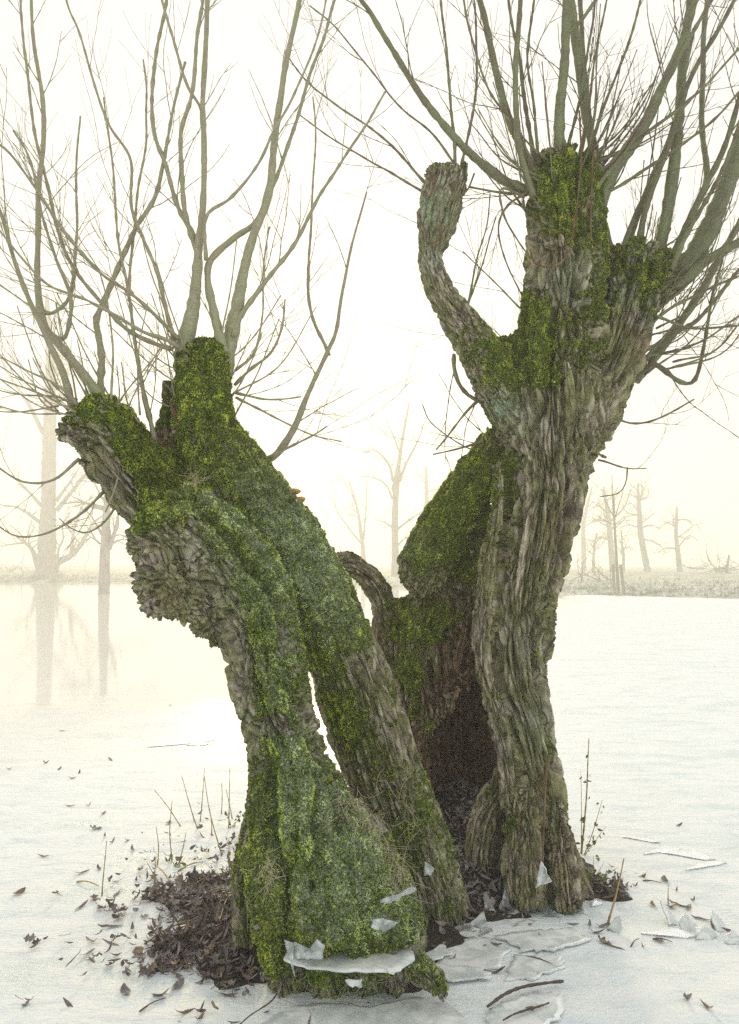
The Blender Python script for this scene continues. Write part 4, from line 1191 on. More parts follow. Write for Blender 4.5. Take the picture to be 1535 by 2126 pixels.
# ------------------------------------------------------------------ dry stems, shoots and small plants
simple('dry_stem', (0.36, 0.26, 0.10), 0.6, 0.35, 60)
simple('dark_stem', (0.085, 0.055, 0.04), 0.6, 0.4, 60)
simple('green_leaf', (0.16, 0.22, 0.045), 0.5, 0.35, 40)
simple('straw', (0.50, 0.42, 0.28), 0.7, 0.3, 30)
def stalk(pts, r, name, label, cat, group, mat='dry_stem', kn=0.35):
    A = spline(np.array(pts, float), 8)
    A, ln = resample(A, 0.02)
    A = wiggle(A, 0.004, len(pts) + float(A[0, 0]))
    base = A[0].copy()
    acc = Acc(); acc.tube(A - base, knots(len(A), r * np.linspace(1, .45, len(A)), kn, 4), 6)
    o = link(name, acc.mesh(name), MATS[mat]); o.location = [float(v) for v in base]
    return tag(o, label, cat, group)
STALKS = [((212, 1860), (222, 1745)), ((377, 1715), (320, 1640)), ((358, 1785), (358, 1662)), ((327, 1795), (325, 1717)), ((405, 1705), (377, 1610)), ((416, 1705), (425, 1595)), ((440, 1735), (436, 1680)), ((370, 1795), (387, 1727)),
          ((340, 1855), (305, 1790)), ((320, 1840), (325, 1777)), ((475, 1720), (477, 1595)), ((460, 1690), (461, 1625)), ((477, 1815), (475, 1740)), ((462, 1777), (425, 1612)), ((412, 1722), (385, 1640)), ((483, 1700), (470, 1640))]
for (a, b) in STALKS:
    g = G(*a); dep = g[1]
    LK = ('tall' if a[1] - b[1] > 100 else 'short', 'leaning' if abs(a[0] - b[0]) > 14 else 'upright')
    top = ray(*b); q = np.array([0, 0, CAMZ]) + top * ((dep + DR.uniform(-.06, .06)) / top[1])
    g[2] = max(0, float(mound(g[0], g[1]))) - 0.01
    mid = (g + q) / 2 + np.array([DR.normal(0, .006), 0, 0])
    stalk([g, mid, q], 0.0032, 'dry_stalk', '%s %s yellow dead stalk standing by the leaf heap' % LK, 'stalk', '%s %s dead stalks by the leaf heap' % LK)
for (a, b) in [((160, 1832), (207, 1842)), ((385, 1932), (440, 1912)), ((300, 1965), (395, 1925)), ((345, 1890), (430, 1850)), ((355, 1840), (320, 1795)), ((430, 1870), (480, 1850)), ((390, 1850), (450, 1830)), ((455, 1935), (478, 1868)), ((370, 1810), (420, 1790)), ((420, 1880), (490, 1862))]:
    p, q = G(*a, 0.0), G(*b, 0.0)
    for v in (p, q): v[2] = max(0.004, float(mound(v[0], v[1])) + 0.03)
    stalk([p, (p + q) / 2 + np.array([0, 0, .012]), q], 0.004, 'fallen_stalk', 'yellow broken stalk lying across the leaf heap', 'stalk', 'broken stalks on the leaf heap')
p = G(1263, 1915); t_ = ray(1295, 1782); q = np.array([0, 0, CAMZ]) + t_ * (p[1] / t_[1])
stalk([p, (p + q) / 2 + np.array([.005, 0, 0]), q], 0.005, 'dry_stalk', 'stout yellow stalk leaning out of the ice before the hollow willow', 'stalk', None)
p = G(1388, 1878); t_ = ray(1389, 1835); q = np.array([0, 0, CAMZ]) + t_ * (p[1] / t_[1])
stalk([p, (p + q) / 2, q], 0.003, 'dry_stalk', 'short pale stalk standing alone in the ice right of the hollow willow', 'stalk', None)
for a, b, lab in [((1090, 1985), (1150, 2003), 'thin forked twig frozen into the ice plate'), ((1335, 1828), (1375, 1833), 'thin brown twig lying on the ice beside green sprigs'), ((1355, 1950), (1395, 1956), 'short twig frozen into the ice behind the rough shards'), ((290, 2100), (345, 2072), 'long thin grass stem lying on the ice'), ((1310, 1965), (1327, 1948), 'short straw piece on the ice')]:
    p, q = G(*a, 0.006), G(*b, 0.006)
    stalk([p, (p + q) / 2 + np.array([0, 0.01, .004]), q], 0.003, 'fallen_twig', lab, 'twig', None, 'dark_stem')

def sprig(px, py, tops, label, nl, name='leafy_shoot', mat='dry_stem', leafmat='green_leaf', size=0.03):
    """thing: stem with small green leaves"""
    b = G(px, py); b[2] = max(0, float(mound(b[0], b[1]))) - 0.01
    root = empty(name, b)
    for (tx, ty, r) in tops:
        t_ = ray(tx, ty); q = np.array([0, 0, CAMZ]) + t_ * (b[1] * DR.uniform(0.99, 1.01) / t_[1])
        A, ln = resample(wiggle(spline(np.array([b, (b + q) / 2 + np.array([.004, 0, 0]), q]), 10), 0.006, tx), 0.02)
        acc = Acc(); acc.tube(A, knots(len(A), r * np.linspace(1, .4, len(A)), .3, 3), 6)
        attach(link('stem', acc.mesh('stem'), MATS[mat]), root)
        for j in range(nl):
            i = int(DR.uniform(.2, 1) * (len(A) - 1))
            V, F = LEAVES[4]
            o = bpy.data.objects.new('leaf', GREEN)
            C.objects.link(o); attach(o, root)
            o.location = [float(v) for v in A[i] + DR.normal(size=3) * 0.012]
            o.rotation_euler = (DR.uniform(-1.2, 1.2), DR.uniform(-1.2, 1.2), DR.uniform(0, 6.28))
            o.scale = (size / 0.055 * DR.uniform(.6, 1.2),) * 3
    return tag(root, label, 'plant')
GREEN = mesh_np('green_leaf', *LEAVES[4]); GREEN.materials.append(MATS['green_leaf'])
sprig(1207, 1772, [(1223, 1532, .0055), (1206, 1600, .0025)], 'tall upright yellow shoot with a few leaves behind the hollow willow', 5)
sprig(1212, 1775, [(1250, 1660, .003), (1258, 1715, .0025)], 'green leafed side shoot arching out behind the hollow willow', 8)
sprig(1225, 1845, [(1232, 1775, .002), (1255, 1790, .002), (1285, 1800, .002)], 'low leafy plant at the outer foot of the hollow willow', 7)
sprig(1320, 1820, [(1345, 1810, .002)], 'tiny green sprig lying on the ice right of the hollow willow', 4)
sprig(365, 1800, [(350, 1775, .002), (385, 1780, .002)], 'low green plant at the far edge of the leaf heap', 8)
sprig(480, 1715, [(470, 1690, .002), (500, 1690, .002)], 'green and brown leaves sprouting behind the burred stem', 8)
sprig(425, 1905, [(415, 1880, .002), (440, 1885, .002)], 'pale green leaves in the middle of the leaf heap', 5)

# hanging stem with a scrap of ice, in front of the hollow willow's foot
vine(right_tree, [(1135, 1580, 3.70), (1131, 1680, 3.66), (1127, 1780, 3.63), (1133, 1850, 3.63)], 2.2, 'hanging_stem')
vine(right_tree, [(1060, 1630, 3.66), (1078, 1680, 3.64), (1076, 1730, 3.66)], 1.5, 'hanging_stem')

# dry grass matted over the root ridge
def wisps(name, n, path, spread, L, label, seed, mat='straw', parent=None):
    rg = np.random.default_rng(seed)
    acc = Acc()
    path = spline(np.array([P(*q) for q in path]), 10)
    for k in range(n):
        b = path[int(rg.integers(0, len(path)))] + rg.normal(size=3) * spread
        d = rg.normal(size=3); d[2] = -abs(d[2]) * 0.8; d[1] = -abs(d[1]) * 0.5; d /= np.linalg.norm(d)
        m = 7; pts = [b]; l = rg.uniform(*L)
        tw = rg.normal(size=3) * 0.35
        for i in range(m):
            d = d + tw + np.array([0, 0, -0.08]); d /= np.linalg.norm(d)
            pts.append(pts[-1] + d * l / m)
        acc.tube(np.array(pts), 0.0011 * np.linspace(1, .4, m + 1), 3, cap=False)
    o = link(name, acc.mesh(name), MATS[mat])
    if parent: return attach(o, parent)
    return tag(o, label, 'grass', kind='stuff')
wisps('dry_grass', 170, [(715, 1655, 2.98), (755, 1700, 2.98), (800, 1770, 2.97), (830, 1830, 2.95)], 0.022, (0.05, 0.16), 'pale dry grass matted over the root ridge of the burred willow', 51)
wisps('dry_grass', 40, [(400, 985, 3.26), (408, 1000, 3.26)], 0.012, (0.05, 0.11), 'tuft of dry grass caught between the left willow stems', 52)
wisps('dry_grass', 60, [(800, 1600, 3.42), (830, 1650, 3.44), (870, 1720, 3.48)], 0.03, (0.04, 0.12), 'scattered dry grass blades on the taller leaning stem', 53)
wisps('dry_grass', 40, [(555, 1780, 2.9), (560, 1830, 2.9)], 0.016, (0.04, 0.10), 'dry grass tuft hanging on the burred stem above the leaf heap', 54)
wisps('dry_grass', 120, [(430, 1850, 3.86), (470, 1890, 3.75), (440, 1900, 3.72)], 0.06, (0.06, 0.2), 'tangle of yellow straw on the leaf heap', 56)
wisps('dry_grass', 60, [(620, 2030, 2.86), (700, 2050, 2.84), (790, 2040, 2.86)], 0.02, (0.04, 0.09), 'dark grass blades under the ice shelf', 55, 'green_leaf')

# bracket fungi on the taller stem
simple('fungus', (0.42, 0.26, 0.06), 0.6, 0.3, 40)
for (px, py, hw) in [(612, 1020, 12), (622, 1036, 10)]:
    acc = Acc(); c = P(px, py, 3.46); uv_ball(acc, c, PR(hw, 3.46), (1.2, 1.0, 0.5), 12, 8)
    V = acc.V[0]; V += 0.008 * np.stack([perlin(V * 60), perlin(V * 60 + 9), perlin(V * 60 + 5)], -1)
    attach(link('bracket_fungus', acc.mesh('fungus'), MATS['fungus']), left_tree)

# ------------------------------------------------------------------ ice: shelf, plates and shards
def mat_shard():
    t = NT('shard_ice')
    p = t.geo('Position')
    n = t.noise(t.vmul(p, (1, 1, 1)), 22, 3, 0.55, 0.5)
    t.set(Base_Color=t.ramp(n, [(0.35, (0.78, 0.88, 0.92)), (0.65, (0.94, 0.97, 0.97))]), Roughness=t.mapr(n, 0.3, 0.7, 0.15, 0.4), Transmission_Weight=t.mapr(n, 0.40, 0.62, 0.75, 0.3), IOR=1.31)
    t.bump(t.noise(p, 14, 3, 0.5, 0.6), 0.25, 0.01)
    return t.m
mat_shard()
def mat_plate():
    t = NT('plate_ice')
    p = t.geo('Position')
    w = t.n('TexWave', bands_direction='DIAGONAL')
    t.l(p, w.inputs['Vector'])
    for k_, v_ in (('Scale', 26), ('Distortion', 3), ('Detail', 2), ('Detail Scale', 1.2)): w.inputs[k_].default_value = v_
    n = t.noise(p, 12, 4, 0.6, 0.5)
    c = t.ramp(n, [(0.35, (0.82, 0.90, 0.93)), (0.6, (0.94, 0.97, 0.97))])
    c = t.mix(t.mapr(w.outputs[1], 0.75, 1.0, 0, 0.35), c, (0.95, 0.97, 0.97))
    t.set(Base_Color=c, Roughness=t.mapr(n, 0.35, 0.65, 0.12, 0.4), IOR=1.31, Transmission_Weight=t.mapr(n, 0.4, 0.6, 0.3, 0.08))
    t.bump(t.math('ADD', t.math('MULTIPLY', w.outputs[1], 0.15), n), 0.25, 0.006)
    return t.m
mat_plate()
def slab(poly, th, jag=0.0, rg=DR, sub=3):
    """thin plate from a 3D outline: subdivided, jagged edge, thickness along its own normal"""
    poly = np.asarray(poly, float)
    pts = []
    for i in range(len(poly)):
        a, b = poly[i], poly[(i + 1) % len(poly)]
        for k in range(sub): pts.append(a + (b - a) * k / sub)
    pts = np.array(pts); c = pts.mean(0)
    nrm = np.cross(poly[1] - poly[0], poly[2] - poly[0]); nrm /= np.linalg.norm(nrm) + 1e-9
    if nrm[2] < 0: nrm = -nrm
    out = pts - c; ln = np.linalg.norm(out, axis=1)[:, None]
    pts = pts + out / (ln + 1e-9) * rg.normal(size=(len(pts), 1)) * jag
    inner = c + (pts - c) * 0.82
    m = len(pts)
    V = np.vstack([pts - nrm * th * .5, pts + nrm * th * .5, inner + nrm * th * .32, inner - nrm * th * .5, c + nrm * th * .32, c - nrm * th * .5])
    i = np.arange(m); j = (i + 1) % m
    F4 = np.vstack([np.stack([i, j, j + m, i + m], -1), np.stack([i + m, j + m, j + 2 * m, i + 2 * m], -1), np.stack([j, i, i + 3 * m, j + 3 * m], -1)])
    F3 = np.vstack([np.stack([i + 2 * m, j + 2 * m, np.full(m, 4 * m)], -1), np.stack([j + 3 * m, i + 3 * m, np.full(m, 4 * m + 1)], -1)])
    return V, [F4, F3]
def ice_piece(name, poly, th, label, group=None, jag=0.004, cat='ice', sub=3):
    V, F = slab(poly, th, jag, sub=sub)
    b = V.mean(0); b[2] = V[:, 2].min()
    o = link(name, mesh_np(name, V - b, F, smooth=False), MATS['plate_ice' if name in ('ice_plate', 'ice_shelf') else 'shard_ice'])
    o.location = [float(v) for v in b]
    return tag(o, label, cat, group)
# shelf left round the burred stem when the water sank
outer = [(592, 1992), (606, 2000), (640, 2010), (700, 2013), (760, 2018), (800, 2016), (815, 2021), (835, 2010), (862, 1992)]
zs = 0.19
poly = [G(x, y, zs) for x, y in outer] + [G(x, y, zs) for x, y in [(850, 1970), (800, 1965), (740, 1955), (680, 1955), (630, 1955), (600, 1960)]]
ice_piece('ice_shelf', poly, 0.008, 'jagged white ice shelf clinging round the foot of the burred stem', jag=0.004)
def tri_at(px, py, Y, pts):
    return [P(px + a, py + b, Y + c) for a, b, c in pts]
ice_piece('ice_shard', tri_at(605, 2000, 2.83, [(-14, -48, .02), (8, -45, .03), (2, -10, 0), (8, 28, -.01), (-2, 0, 0)]), 0.004, 'upright ice splinter at the end of the ice shelf')
ice_piece('ice_shard', tri_at(640, 1975, 2.84, [(-30, -20, .0), (-16, -10, .02), (5, 0, .03), (18, -25, .03), (34, -12, .02), (30, 16, 0), (-25, 16, 0)]), 0.004, 'clear ice flap standing up behind the ice shelf')
ice_piece('ice_flake', tri_at(795, 1920, 2.72, [(-22, -10, 0), (0, -14, 0), (28, -4, .01), (24, 6, .01), (0, 14, 0), (-16, 10, 0)]), 0.003, 'round ice flake stuck on the mossy root')
ice_piece('ice_flake', tri_at(822, 1858, 2.8, [(-32, 12, 0), (10, -4, 0), (38, -20, .02), (38, -8, .02), (5, 8, 0), (-20, 18, 0)]), 0.004, 'long ice sliver lying across the root ridge')
ice_piece('ice_flake', tri_at(892, 1805, 3.4, [(-12, 14, 0), (-8, -14, .01), (12, -2, .01), (10, 10, 0)]), 0.003, 'small curled ice flake on the taller leaning stem')
ice_piece('ice_flake', tri_at(735, 2042, 2.78, [(-20, -8, 0), (16, -8, .01), (18, 6, .01), (-4, 10, 0)]), 0.004, 'small white ice flake hanging under the ice shelf')
ice_piece('ice_pendant', tri_at(1126, 1815, 3.6, [(-2, -28, 0), (8, -10, .01), (18, 14, .01), (-14, 28, 0), (-8, 0, 0)]), 0.004, 'triangular scrap of ice hanging on a dead stem before the hollow willow')
for k, (px, py, w, h) in enumerate([(905, 1915, 30, 40), (930, 1905, 46, 26), (960, 1895, 50, 30), (990, 1925, 30, 40), (1020, 1905, 26, 46), (1045, 1895, 20, 36), (1075, 1900, 40, 22), (1100, 1890, 18, 34), (1130, 1885, 26, 24), (1010, 1940, 50, 18), (960, 1935, 60, 20), (1165, 1880, 30, 26), (1195, 1865, 24, 30), (1215, 1850, 18, 26),
                                    (880, 1890, 22, 30), (1150, 1905, 44, 16), (1200, 1895, 50, 14), (1040, 1865, 30, 20), (1000, 1870, 26, 24), (1240, 1880, 36, 12), (1090, 1920, 60, 14)]):
    b = G(px, py); s = b[1] / FPX
    tilt = DR.uniform(0.5, 1.35) if h > 24 else DR.uniform(0.1, 0.4)
    yaw = DR.uniform(-0.7, 0.7)
    loc = np.array([[-w * .5, 0], [-w * .15, h * DR.uniform(.55, .9)], [w * .1, h * DR.uniform(.9, 1.25)], [w * .5, h * .35], [w * .42, -h * .1]]) * s * DR.uniform(.9, 1.15)
    pl = [np.array([b[0] + u * math.cos(yaw) - v * math.cos(tilt) * math.sin(yaw), b[1] + u * math.sin(yaw) + v * math.cos(tilt) * math.cos(yaw), 0.002 + v * math.sin(tilt)]) for u, v in loc]
    ice_piece('ice_shard', pl, 0.004, ('tall upright' if h > 32 else 'wide slanting' if w > 38 else 'low flat' if h < 20 else 'small slanting') + ' broken ice shard before the foot of the hollow willow', ('tall' if h > 32 else 'wide' if w > 38 else 'low' if h < 20 else 'small') + ' ice shards before the hollow willow', 0.003)
for k, (px, py, w, h) in enumerate([(1275, 1935, 34, 34), (1400, 1920, 30, 46), (1430, 1935, 44, 30), (1470, 1950, 60, 24), (1500, 1935, 30, 40), (1390, 1945, 70, 16), (1525, 1960, 40, 30), (1430, 1780, 70, 16), (1380, 1770, 60, 12), (1330, 1745, 50, 10), (1470, 1800, 70, 10), (380, 1545, 90, 14), (410, 1548, 30, 16)]):
    b = G(px, py); s = b[1] / FPX
    left = px < 767
    tilt = DR.uniform(0.35, 0.9) if h > 20 else DR.uniform(0.06, 0.18)
    yaw = DR.uniform(-0.7, 0.7)
    loc = np.array([[-w * .5, 0], [-w * .2, h * DR.uniform(.55, .9)], [w * .15, h * DR.uniform(.9, 1.25)], [w * .5, h * .3], [w * .3, -h * .2]]) * s * (1 if h > 20 else 1.6)
    pl = [np.array([b[0] + u * math.cos(yaw) - v * math.cos(tilt) * math.sin(yaw), b[1] + u * math.sin(yaw) + v * math.cos(tilt) * math.cos(yaw), 0.004 + v * math.sin(tilt)]) for u, v in loc]
    ice_piece('ice_shard', pl, 0.004, 'thin ice flake pushed up on the open ice behind the leaf heap' if left else ('steep jagged' if h > 28 else 'tilted' if h > 20 else 'flat') + ' broken ice flake on the open ice right of the hollow willow', 'ice flakes on the left ice' if left else ('steep' if h > 28 else 'tilted' if h > 20 else 'flat') + ' ice flakes on the right ice', 0.004)
# big plates of the sunken sheet in front
for pts, z, lab in [([(900, 1962), (960, 1946), (1020, 1950), (1062, 1972), (1040, 2006), (985, 2022), (915, 2004)], .016, 'blue white ice plate between the mossy root and the hollow willow'),
                    ([(1030, 1944), (1110, 1932), (1190, 1926), (1228, 1950), (1160, 1972), (1085, 1974)], .022, 'long ice plate along the foot of the hollow willow'),
                    ([(1072, 1985), (1160, 1980), (1176, 2004), (1110, 2030), (1050, 2034)], .012, 'small ice plate behind the frozen stick'),
                    ([(880, 2020), (905, 2000), (1000, 2010), (1025, 2030), (930, 2036)], .034, 'narrow ice plate lapping over the mossy root toe'),
                    ([(530, 2135), (600, 2090), (690, 2082), (780, 2090), (860, 2070), (930, 2085), (985, 2135), (760, 2190)], .012, 'ice plate curving round the front of the burred stem'),
                    ([(1015, 2095), (1110, 2060), (1165, 2062), (1170, 2110), (1090, 2150), (1000, 2150)], .022, 'lens shaped ice plate beside the frozen stick'),
                    ([(868, 1985), (920, 1962), (940, 1978), (890, 2000)], .045, 'small tilted ice plate wedged at the mossy root')]:
    ice_piece('ice_plate', [G(x, y, z * 0.5) for x, y in pts], 0.006, lab, jag=0.009, sub=7)
def stick(rows, r, label, mat='dark_stem'):  # frozen sticks, and one ice crack drawn the same way
    A, ln = resample(wiggle(spline(np.array([G(x, y, 0.026) for x, y in rows]), 10), 0.012, rows[0][0]), 0.012)
    b = A[0].copy()
    acc = Acc(); acc.tube(A - b, r * (0.75 + 0.35 * np.sin(np.linspace(0.2, 2.6, len(A)))) * (1 + .12 * DR.normal(size=len(A))), 8)
    o = link('stick_or_crack', acc.mesh('stick'), MATS[mat]); o.location = [float(v) for v in b]
    return tag(o, label, 'stick')
stick([(1012, 2090), (1045, 2068), (1085, 2050), (1130, 2040), (1170, 2036)], 0.0055, 'dark dead stick frozen into the ice before the hollow willow')
stick([(1045, 2118), (1080, 2104), (1120, 2090), (1140, 2082)], 0.0035, 'thin dark stick half sunk along the lens shaped ice plate')
stick([(495, 2130), (525, 2105), (560, 2080), (575, 2062)], 0.0025, 'bent crack in the ice left of the burred stem, drawn as a thin dark tube')  # a crack in the ice, stood in for by a dark tube

# ------------------------------------------------------------------ trees and things in the fog
def mat_far():  # bark colour paled so the far trees fade further into the fog
    t = NT('fog_pale_far_bark')
    p = t.geo('Position')
    t.set(Base_Color=t.ramp(t.noise(t.vmul(p, (1, 1, .3)), 5, 4), [(0.3, (0.34, 0.32, 0.29)), (0.7, (0.54, 0.52, 0.48))]), Roughness=0.9)
    return t.m
mat_far()
def far_limb(acc, p, d, length, r, depth, rg, droop=0.0, spread=0.8):
    n = 7
    pts = [p]; d = d / np.linalg.norm(d)
    bend = rg.normal(size=3) * 0.10
    for i in range(n):
        d = d + bend + rg.normal(size=3) * 0.13 + np.array([0, 0, 0.05 - droop])
        d /= np.linalg.norm(d)
        pts.append(pts[-1] + d * length / n)
    pts = np.array(pts)
    acc.tube(pts, np.maximum(r * np.linspace(1, .35, n + 1), 0.008), 5, cap=False)
    if depth > 0:
        for k in range(int(rg.integers(3, 6))):
            i = int(rg.integers(2, n + 1))
            s_ = np.cross(d, rg.normal(size=3)); s_ /= np.linalg.norm(s_) + 1e-9
            far_limb(acc, pts[i], d * 0.8 + s_ * spread, length * rg.uniform(.4, .65), r * 0.45, depth - 1, rg, droop, spread)
def far_tree(trunk, D, limbs, label, seed, name='foggy_tree', rand=6, depth=2, up=0.6, droop=0.0, zbase=None, group=None, lmul=1.0):
    """trunk rows px,py,hw ; limbs rows of px points with start half width; all at depth D"""
    rg = np.random.default_rng(seed)
    A = np.array([[*P(x, y, D), PR(h, D)] for x, y, h in trunk])
    gz = bank_z(A[0, 0], D) if zbase is None else zbase
    A = np.vstack([A[:1] * 1.0, A]); A[0, 2] = min(gz, A[0, 2]) - 0.25; A[0, 3] *= 1.12
    root = empty(name, (A[0, 0], D, gz))
    acc = Acc(); S, ln = resample(spline(A, 8), 0.25)
    acc.tube(S[:, :3], np.maximum(S[:, 3], .01) * (1 + .05 * rg.normal(size=len(S))), 10)
    attach(link('trunk', acc.mesh('trunk'), MATS['fog_pale_far_bark']), root)
    cr = Acc()
    for pts, h in limbs:
        dy = rg.uniform(-.06, .06) * D * .2
        B = np.array([[*P(x, y, D + dy * k / len(pts))] for k, (x, y) in enumerate(pts)])
        B, _ = resample(spline(B, 6), 0.3)
        rad = PR(h, D) * np.linspace(1, .3, len(B))
        cr.tube(B, np.maximum(rad, .012), 6, cap=False)
        for k in range(5):
            i = int(rg.integers(len(B) // 4, len(B)))
            t = B[min(i + 1, len(B) - 1)] - B[max(0, i - 1)]
            t /= np.linalg.norm(t) + 1e-9
            far_limb(cr, B[i], t + rg.normal(size=3) * .6, rg.uniform(.8, 2.0) * lmul, rad[i] * .5, 1, rg, droop)
    for k in range(rand):
        i = int(rg.uniform(.45, 1) * (len(S) - 1))
        a = rg.uniform(0, 6.28)
        far_limb(cr, S[i, :3], np.array([math.cos(a), math.sin(a), up]), rg.uniform(1.6, 3.6) * lmul, max(S[i, 3] * .4, .03), depth, rg, droop)
    attach(link('crown', cr.mesh('crown'), MATS['fog_pale_far_bark']), root)
    return tag(root, label, 'tree', group)
far_tree([(98, 1193, 32), (97, 1170, 21), (99, 1100, 18), (101, 1040, 15.5), (102, 960, 15), (104, 860, 13), (105, 760, 10), (100, 660, 6), (98, 610, 3)], 79, [([(84, 1085), (40, 1055), (0, 1048)], 4), ([(86, 1050), (50, 1010), (20, 985)], 4), ([(118, 1060), (150, 1020), (180, 985), (215, 960)], 5), ([(117, 1040), (150, 995), (165, 970)], 4), ([(90, 900), (60, 840), (20, 780), (0, 740)], 5), ([(112, 860), (140, 780), (150, 700)], 5)],
         'massive straight trunk standing on the far shore in the fog', 61, rand=5, up=1.0)
far_tree([(108, 1205, 7), (113, 1185, 8), (120, 1168, 8), (145, 1155, 6), (165, 1135, 5), (180, 1110, 4), (195, 1085, 3), (215, 1070, 2)], 74, [([(148, 1152), (152, 1110), (162, 1075), (175, 1045), (200, 1030)], 4), ([(120, 1168), (122, 1140), (132, 1118), (130, 1090), (145, 1065)], 3), ([(182, 1108), (205, 1090), (230, 1085)], 2.5)],
         'low curved tree leaning away from the massive trunk on the far shore', 62, rand=3)
far_tree([(85, 1190, 9), (76, 1165, 6), (66, 1140, 4), (50, 1125, 3), (35, 1115, 2)], 80, [([(66, 1142), (60, 1120), (72, 1095)], 2.5), ([(50, 1127), (25, 1130), (0, 1135)], 2.5), ([(55, 1130), (40, 1105), (20, 1090)], 2)], 'thin bushy tree growing out behind the massive trunk', 63, rand=3)
far_tree([(216, 1232, 13), (217, 1200, 11.5), (218, 1150, 11), (219, 1110, 9), (222, 1060, 8), (223, 1010, 7), (222, 950, 5)], 1.6 * 1769 / 62, [([(226, 1140), (240, 1100), (245, 1070)], 6), ([(208, 1130), (190, 1115), (170, 1130)], 2.5), ([(212, 1110), (195, 1080), (180, 1060)], 3), ([(232, 1130), (250, 1120), (270, 1120)], 2.5), ([(220, 1060), (190, 1050), (150, 1030)], 3)],
         'slim forked tree rising straight out of the frozen lake', 64, rand=5, zbase=0.0)
far_tree([(820, 1205, 9), (821, 1150, 7.5), (820, 1085, 7), (822, 1030, 6.5), (825, 990, 6), (830, 950, 4), (838, 900, 3), (848, 845, 2), (850, 835, 1)], 74, [([(815, 1035), (800, 1005), (770, 990), (745, 990)], 2.5), ([(816, 1000), (808, 965), (780, 935), (755, 940)], 3.2), ([(829, 1000), (845, 960), (868, 915), (880, 880)], 3.5), ([(824, 1100), (850, 1080), (880, 1060), (900, 1050)], 2.5), ([(824, 1135), (845, 1115), (872, 1118)], 2.2), ([(815, 1095), (800, 1085), (785, 1080)], 2.2), ([(828, 935), (815, 900), (800, 870)], 2)],
         'lopped bare tree between the two near willows', 65, rand=3, lmul=.7)
far_tree([(756, 1192, 6), (754, 1140, 4.5), (750, 1110, 3.5), (745, 1070, 3), (735, 1030, 2), (725, 1000, 1.4)], 95, [([(752, 1130), (735, 1110), (720, 1090), (700, 1060), (690, 1020)], 2.2), ([(755, 1120), (760, 1060), (762, 1000)], 2.5), ([(748, 1100), (740, 1050), (715, 1000), (695, 985)], 2)], 'faint many stemmed tree beside the lopped bare tree', 66, rand=4, lmul=.8)
far_tree([(887, 1190, 7), (886, 1120, 6), (886, 1040, 5), (885, 970, 3)], 105, [([(890, 1060), (905, 1030), (935, 995)], 2)], 'pale trunk fading behind the mossy limb of the hollow willow', 67, rand=5)
far_tree([(1274, 1190, 7.5), (1270, 1150, 6.5), (1266, 1105, 5.5), (1262, 1060, 5), (1256, 1030, 3), (1250, 1015, 1.5)], 88, [([(1264, 1085), (1240, 1080), (1210, 1095)], 2.5), ([(1262, 1065), (1240, 1050), (1215, 1070)], 2.5), ([(1270, 1080), (1295, 1055), (1310, 1020)], 3), ([(1268, 1100), (1295, 1075), (1320, 1070)], 2.5), ([(1272, 1125), (1245, 1115), (1225, 1130)], 2)], 'broad crowned tree behind the staked sapling', 68, rand=9, depth=2)
far_tree([(1345, 1187, 7.5), (1338, 1150, 6.5), (1330, 1105, 6), (1328, 1060, 5), (1325, 1020, 3.5), (1325, 1003, 1.5)], 92, [([(1328, 1070), (1305, 1065), (1290, 1050)], 2.2), ([(1333, 1095), (1355, 1090), (1370, 1100)], 2.2), ([(1328, 1040), (1345, 1030), (1348, 1015)], 2), ([(1338, 1120), (1360, 1125), (1372, 1135)], 2), ([(1326, 1095), (1305, 1090), (1285, 1098)], 2)], 'leaning lopped tree on the far meadow, middle one of three', 69, rand=7, lmul=.75)
far_tree([(1412, 1187, 6), (1408, 1150, 5.2), (1404, 1110, 4), (1405, 1075, 3), (1406, 1050, 1.5)], 92, [([(1405, 1140), (1385, 1137), (1365, 1148)], 2), ([(1404, 1095), (1385, 1085), (1370, 1095)], 2), ([(1408, 1080), (1425, 1078), (1438, 1090)], 2), ([(1410, 1135), (1430, 1112), (1450, 1122)], 1.8), ([(1400, 1080), (1394, 1065)], 1.6)], 'small stubby lopped tree beside the brushwood pile on the meadow', 70, rand=4, lmul=.7)
far_tree([(1233, 1188, 4), (1233, 1150, 3), (1236, 1125, 2), (1240, 1105, 1.2)], 84, [([(1234, 1140), (1222, 1120)], 1.4), ([(1236, 1130), (1250, 1112)], 1.4)], 'slight young tree left of the staked sapling', 71, rand=5, lmul=.6)
far_tree([(1294, 1188, 4), (1295, 1155, 3), (1292, 1130, 2), (1290, 1100, 1.2)], 82, [([(1295, 1145), (1305, 1120)], 1.4), ([(1293, 1135), (1280, 1110)], 1.4)], 'thin young tree just right of the staked sapling', 72, rand=5, lmul=.6)
far_tree([(1213, 1190, 6), (1212, 1140, 5), (1213, 1080, 4), (1230, 1010, 2)], 110, [([(1212, 1100), (1200, 1070)], 2)], 'faint tree almost hidden by the hollow willow', 73, rand=5)

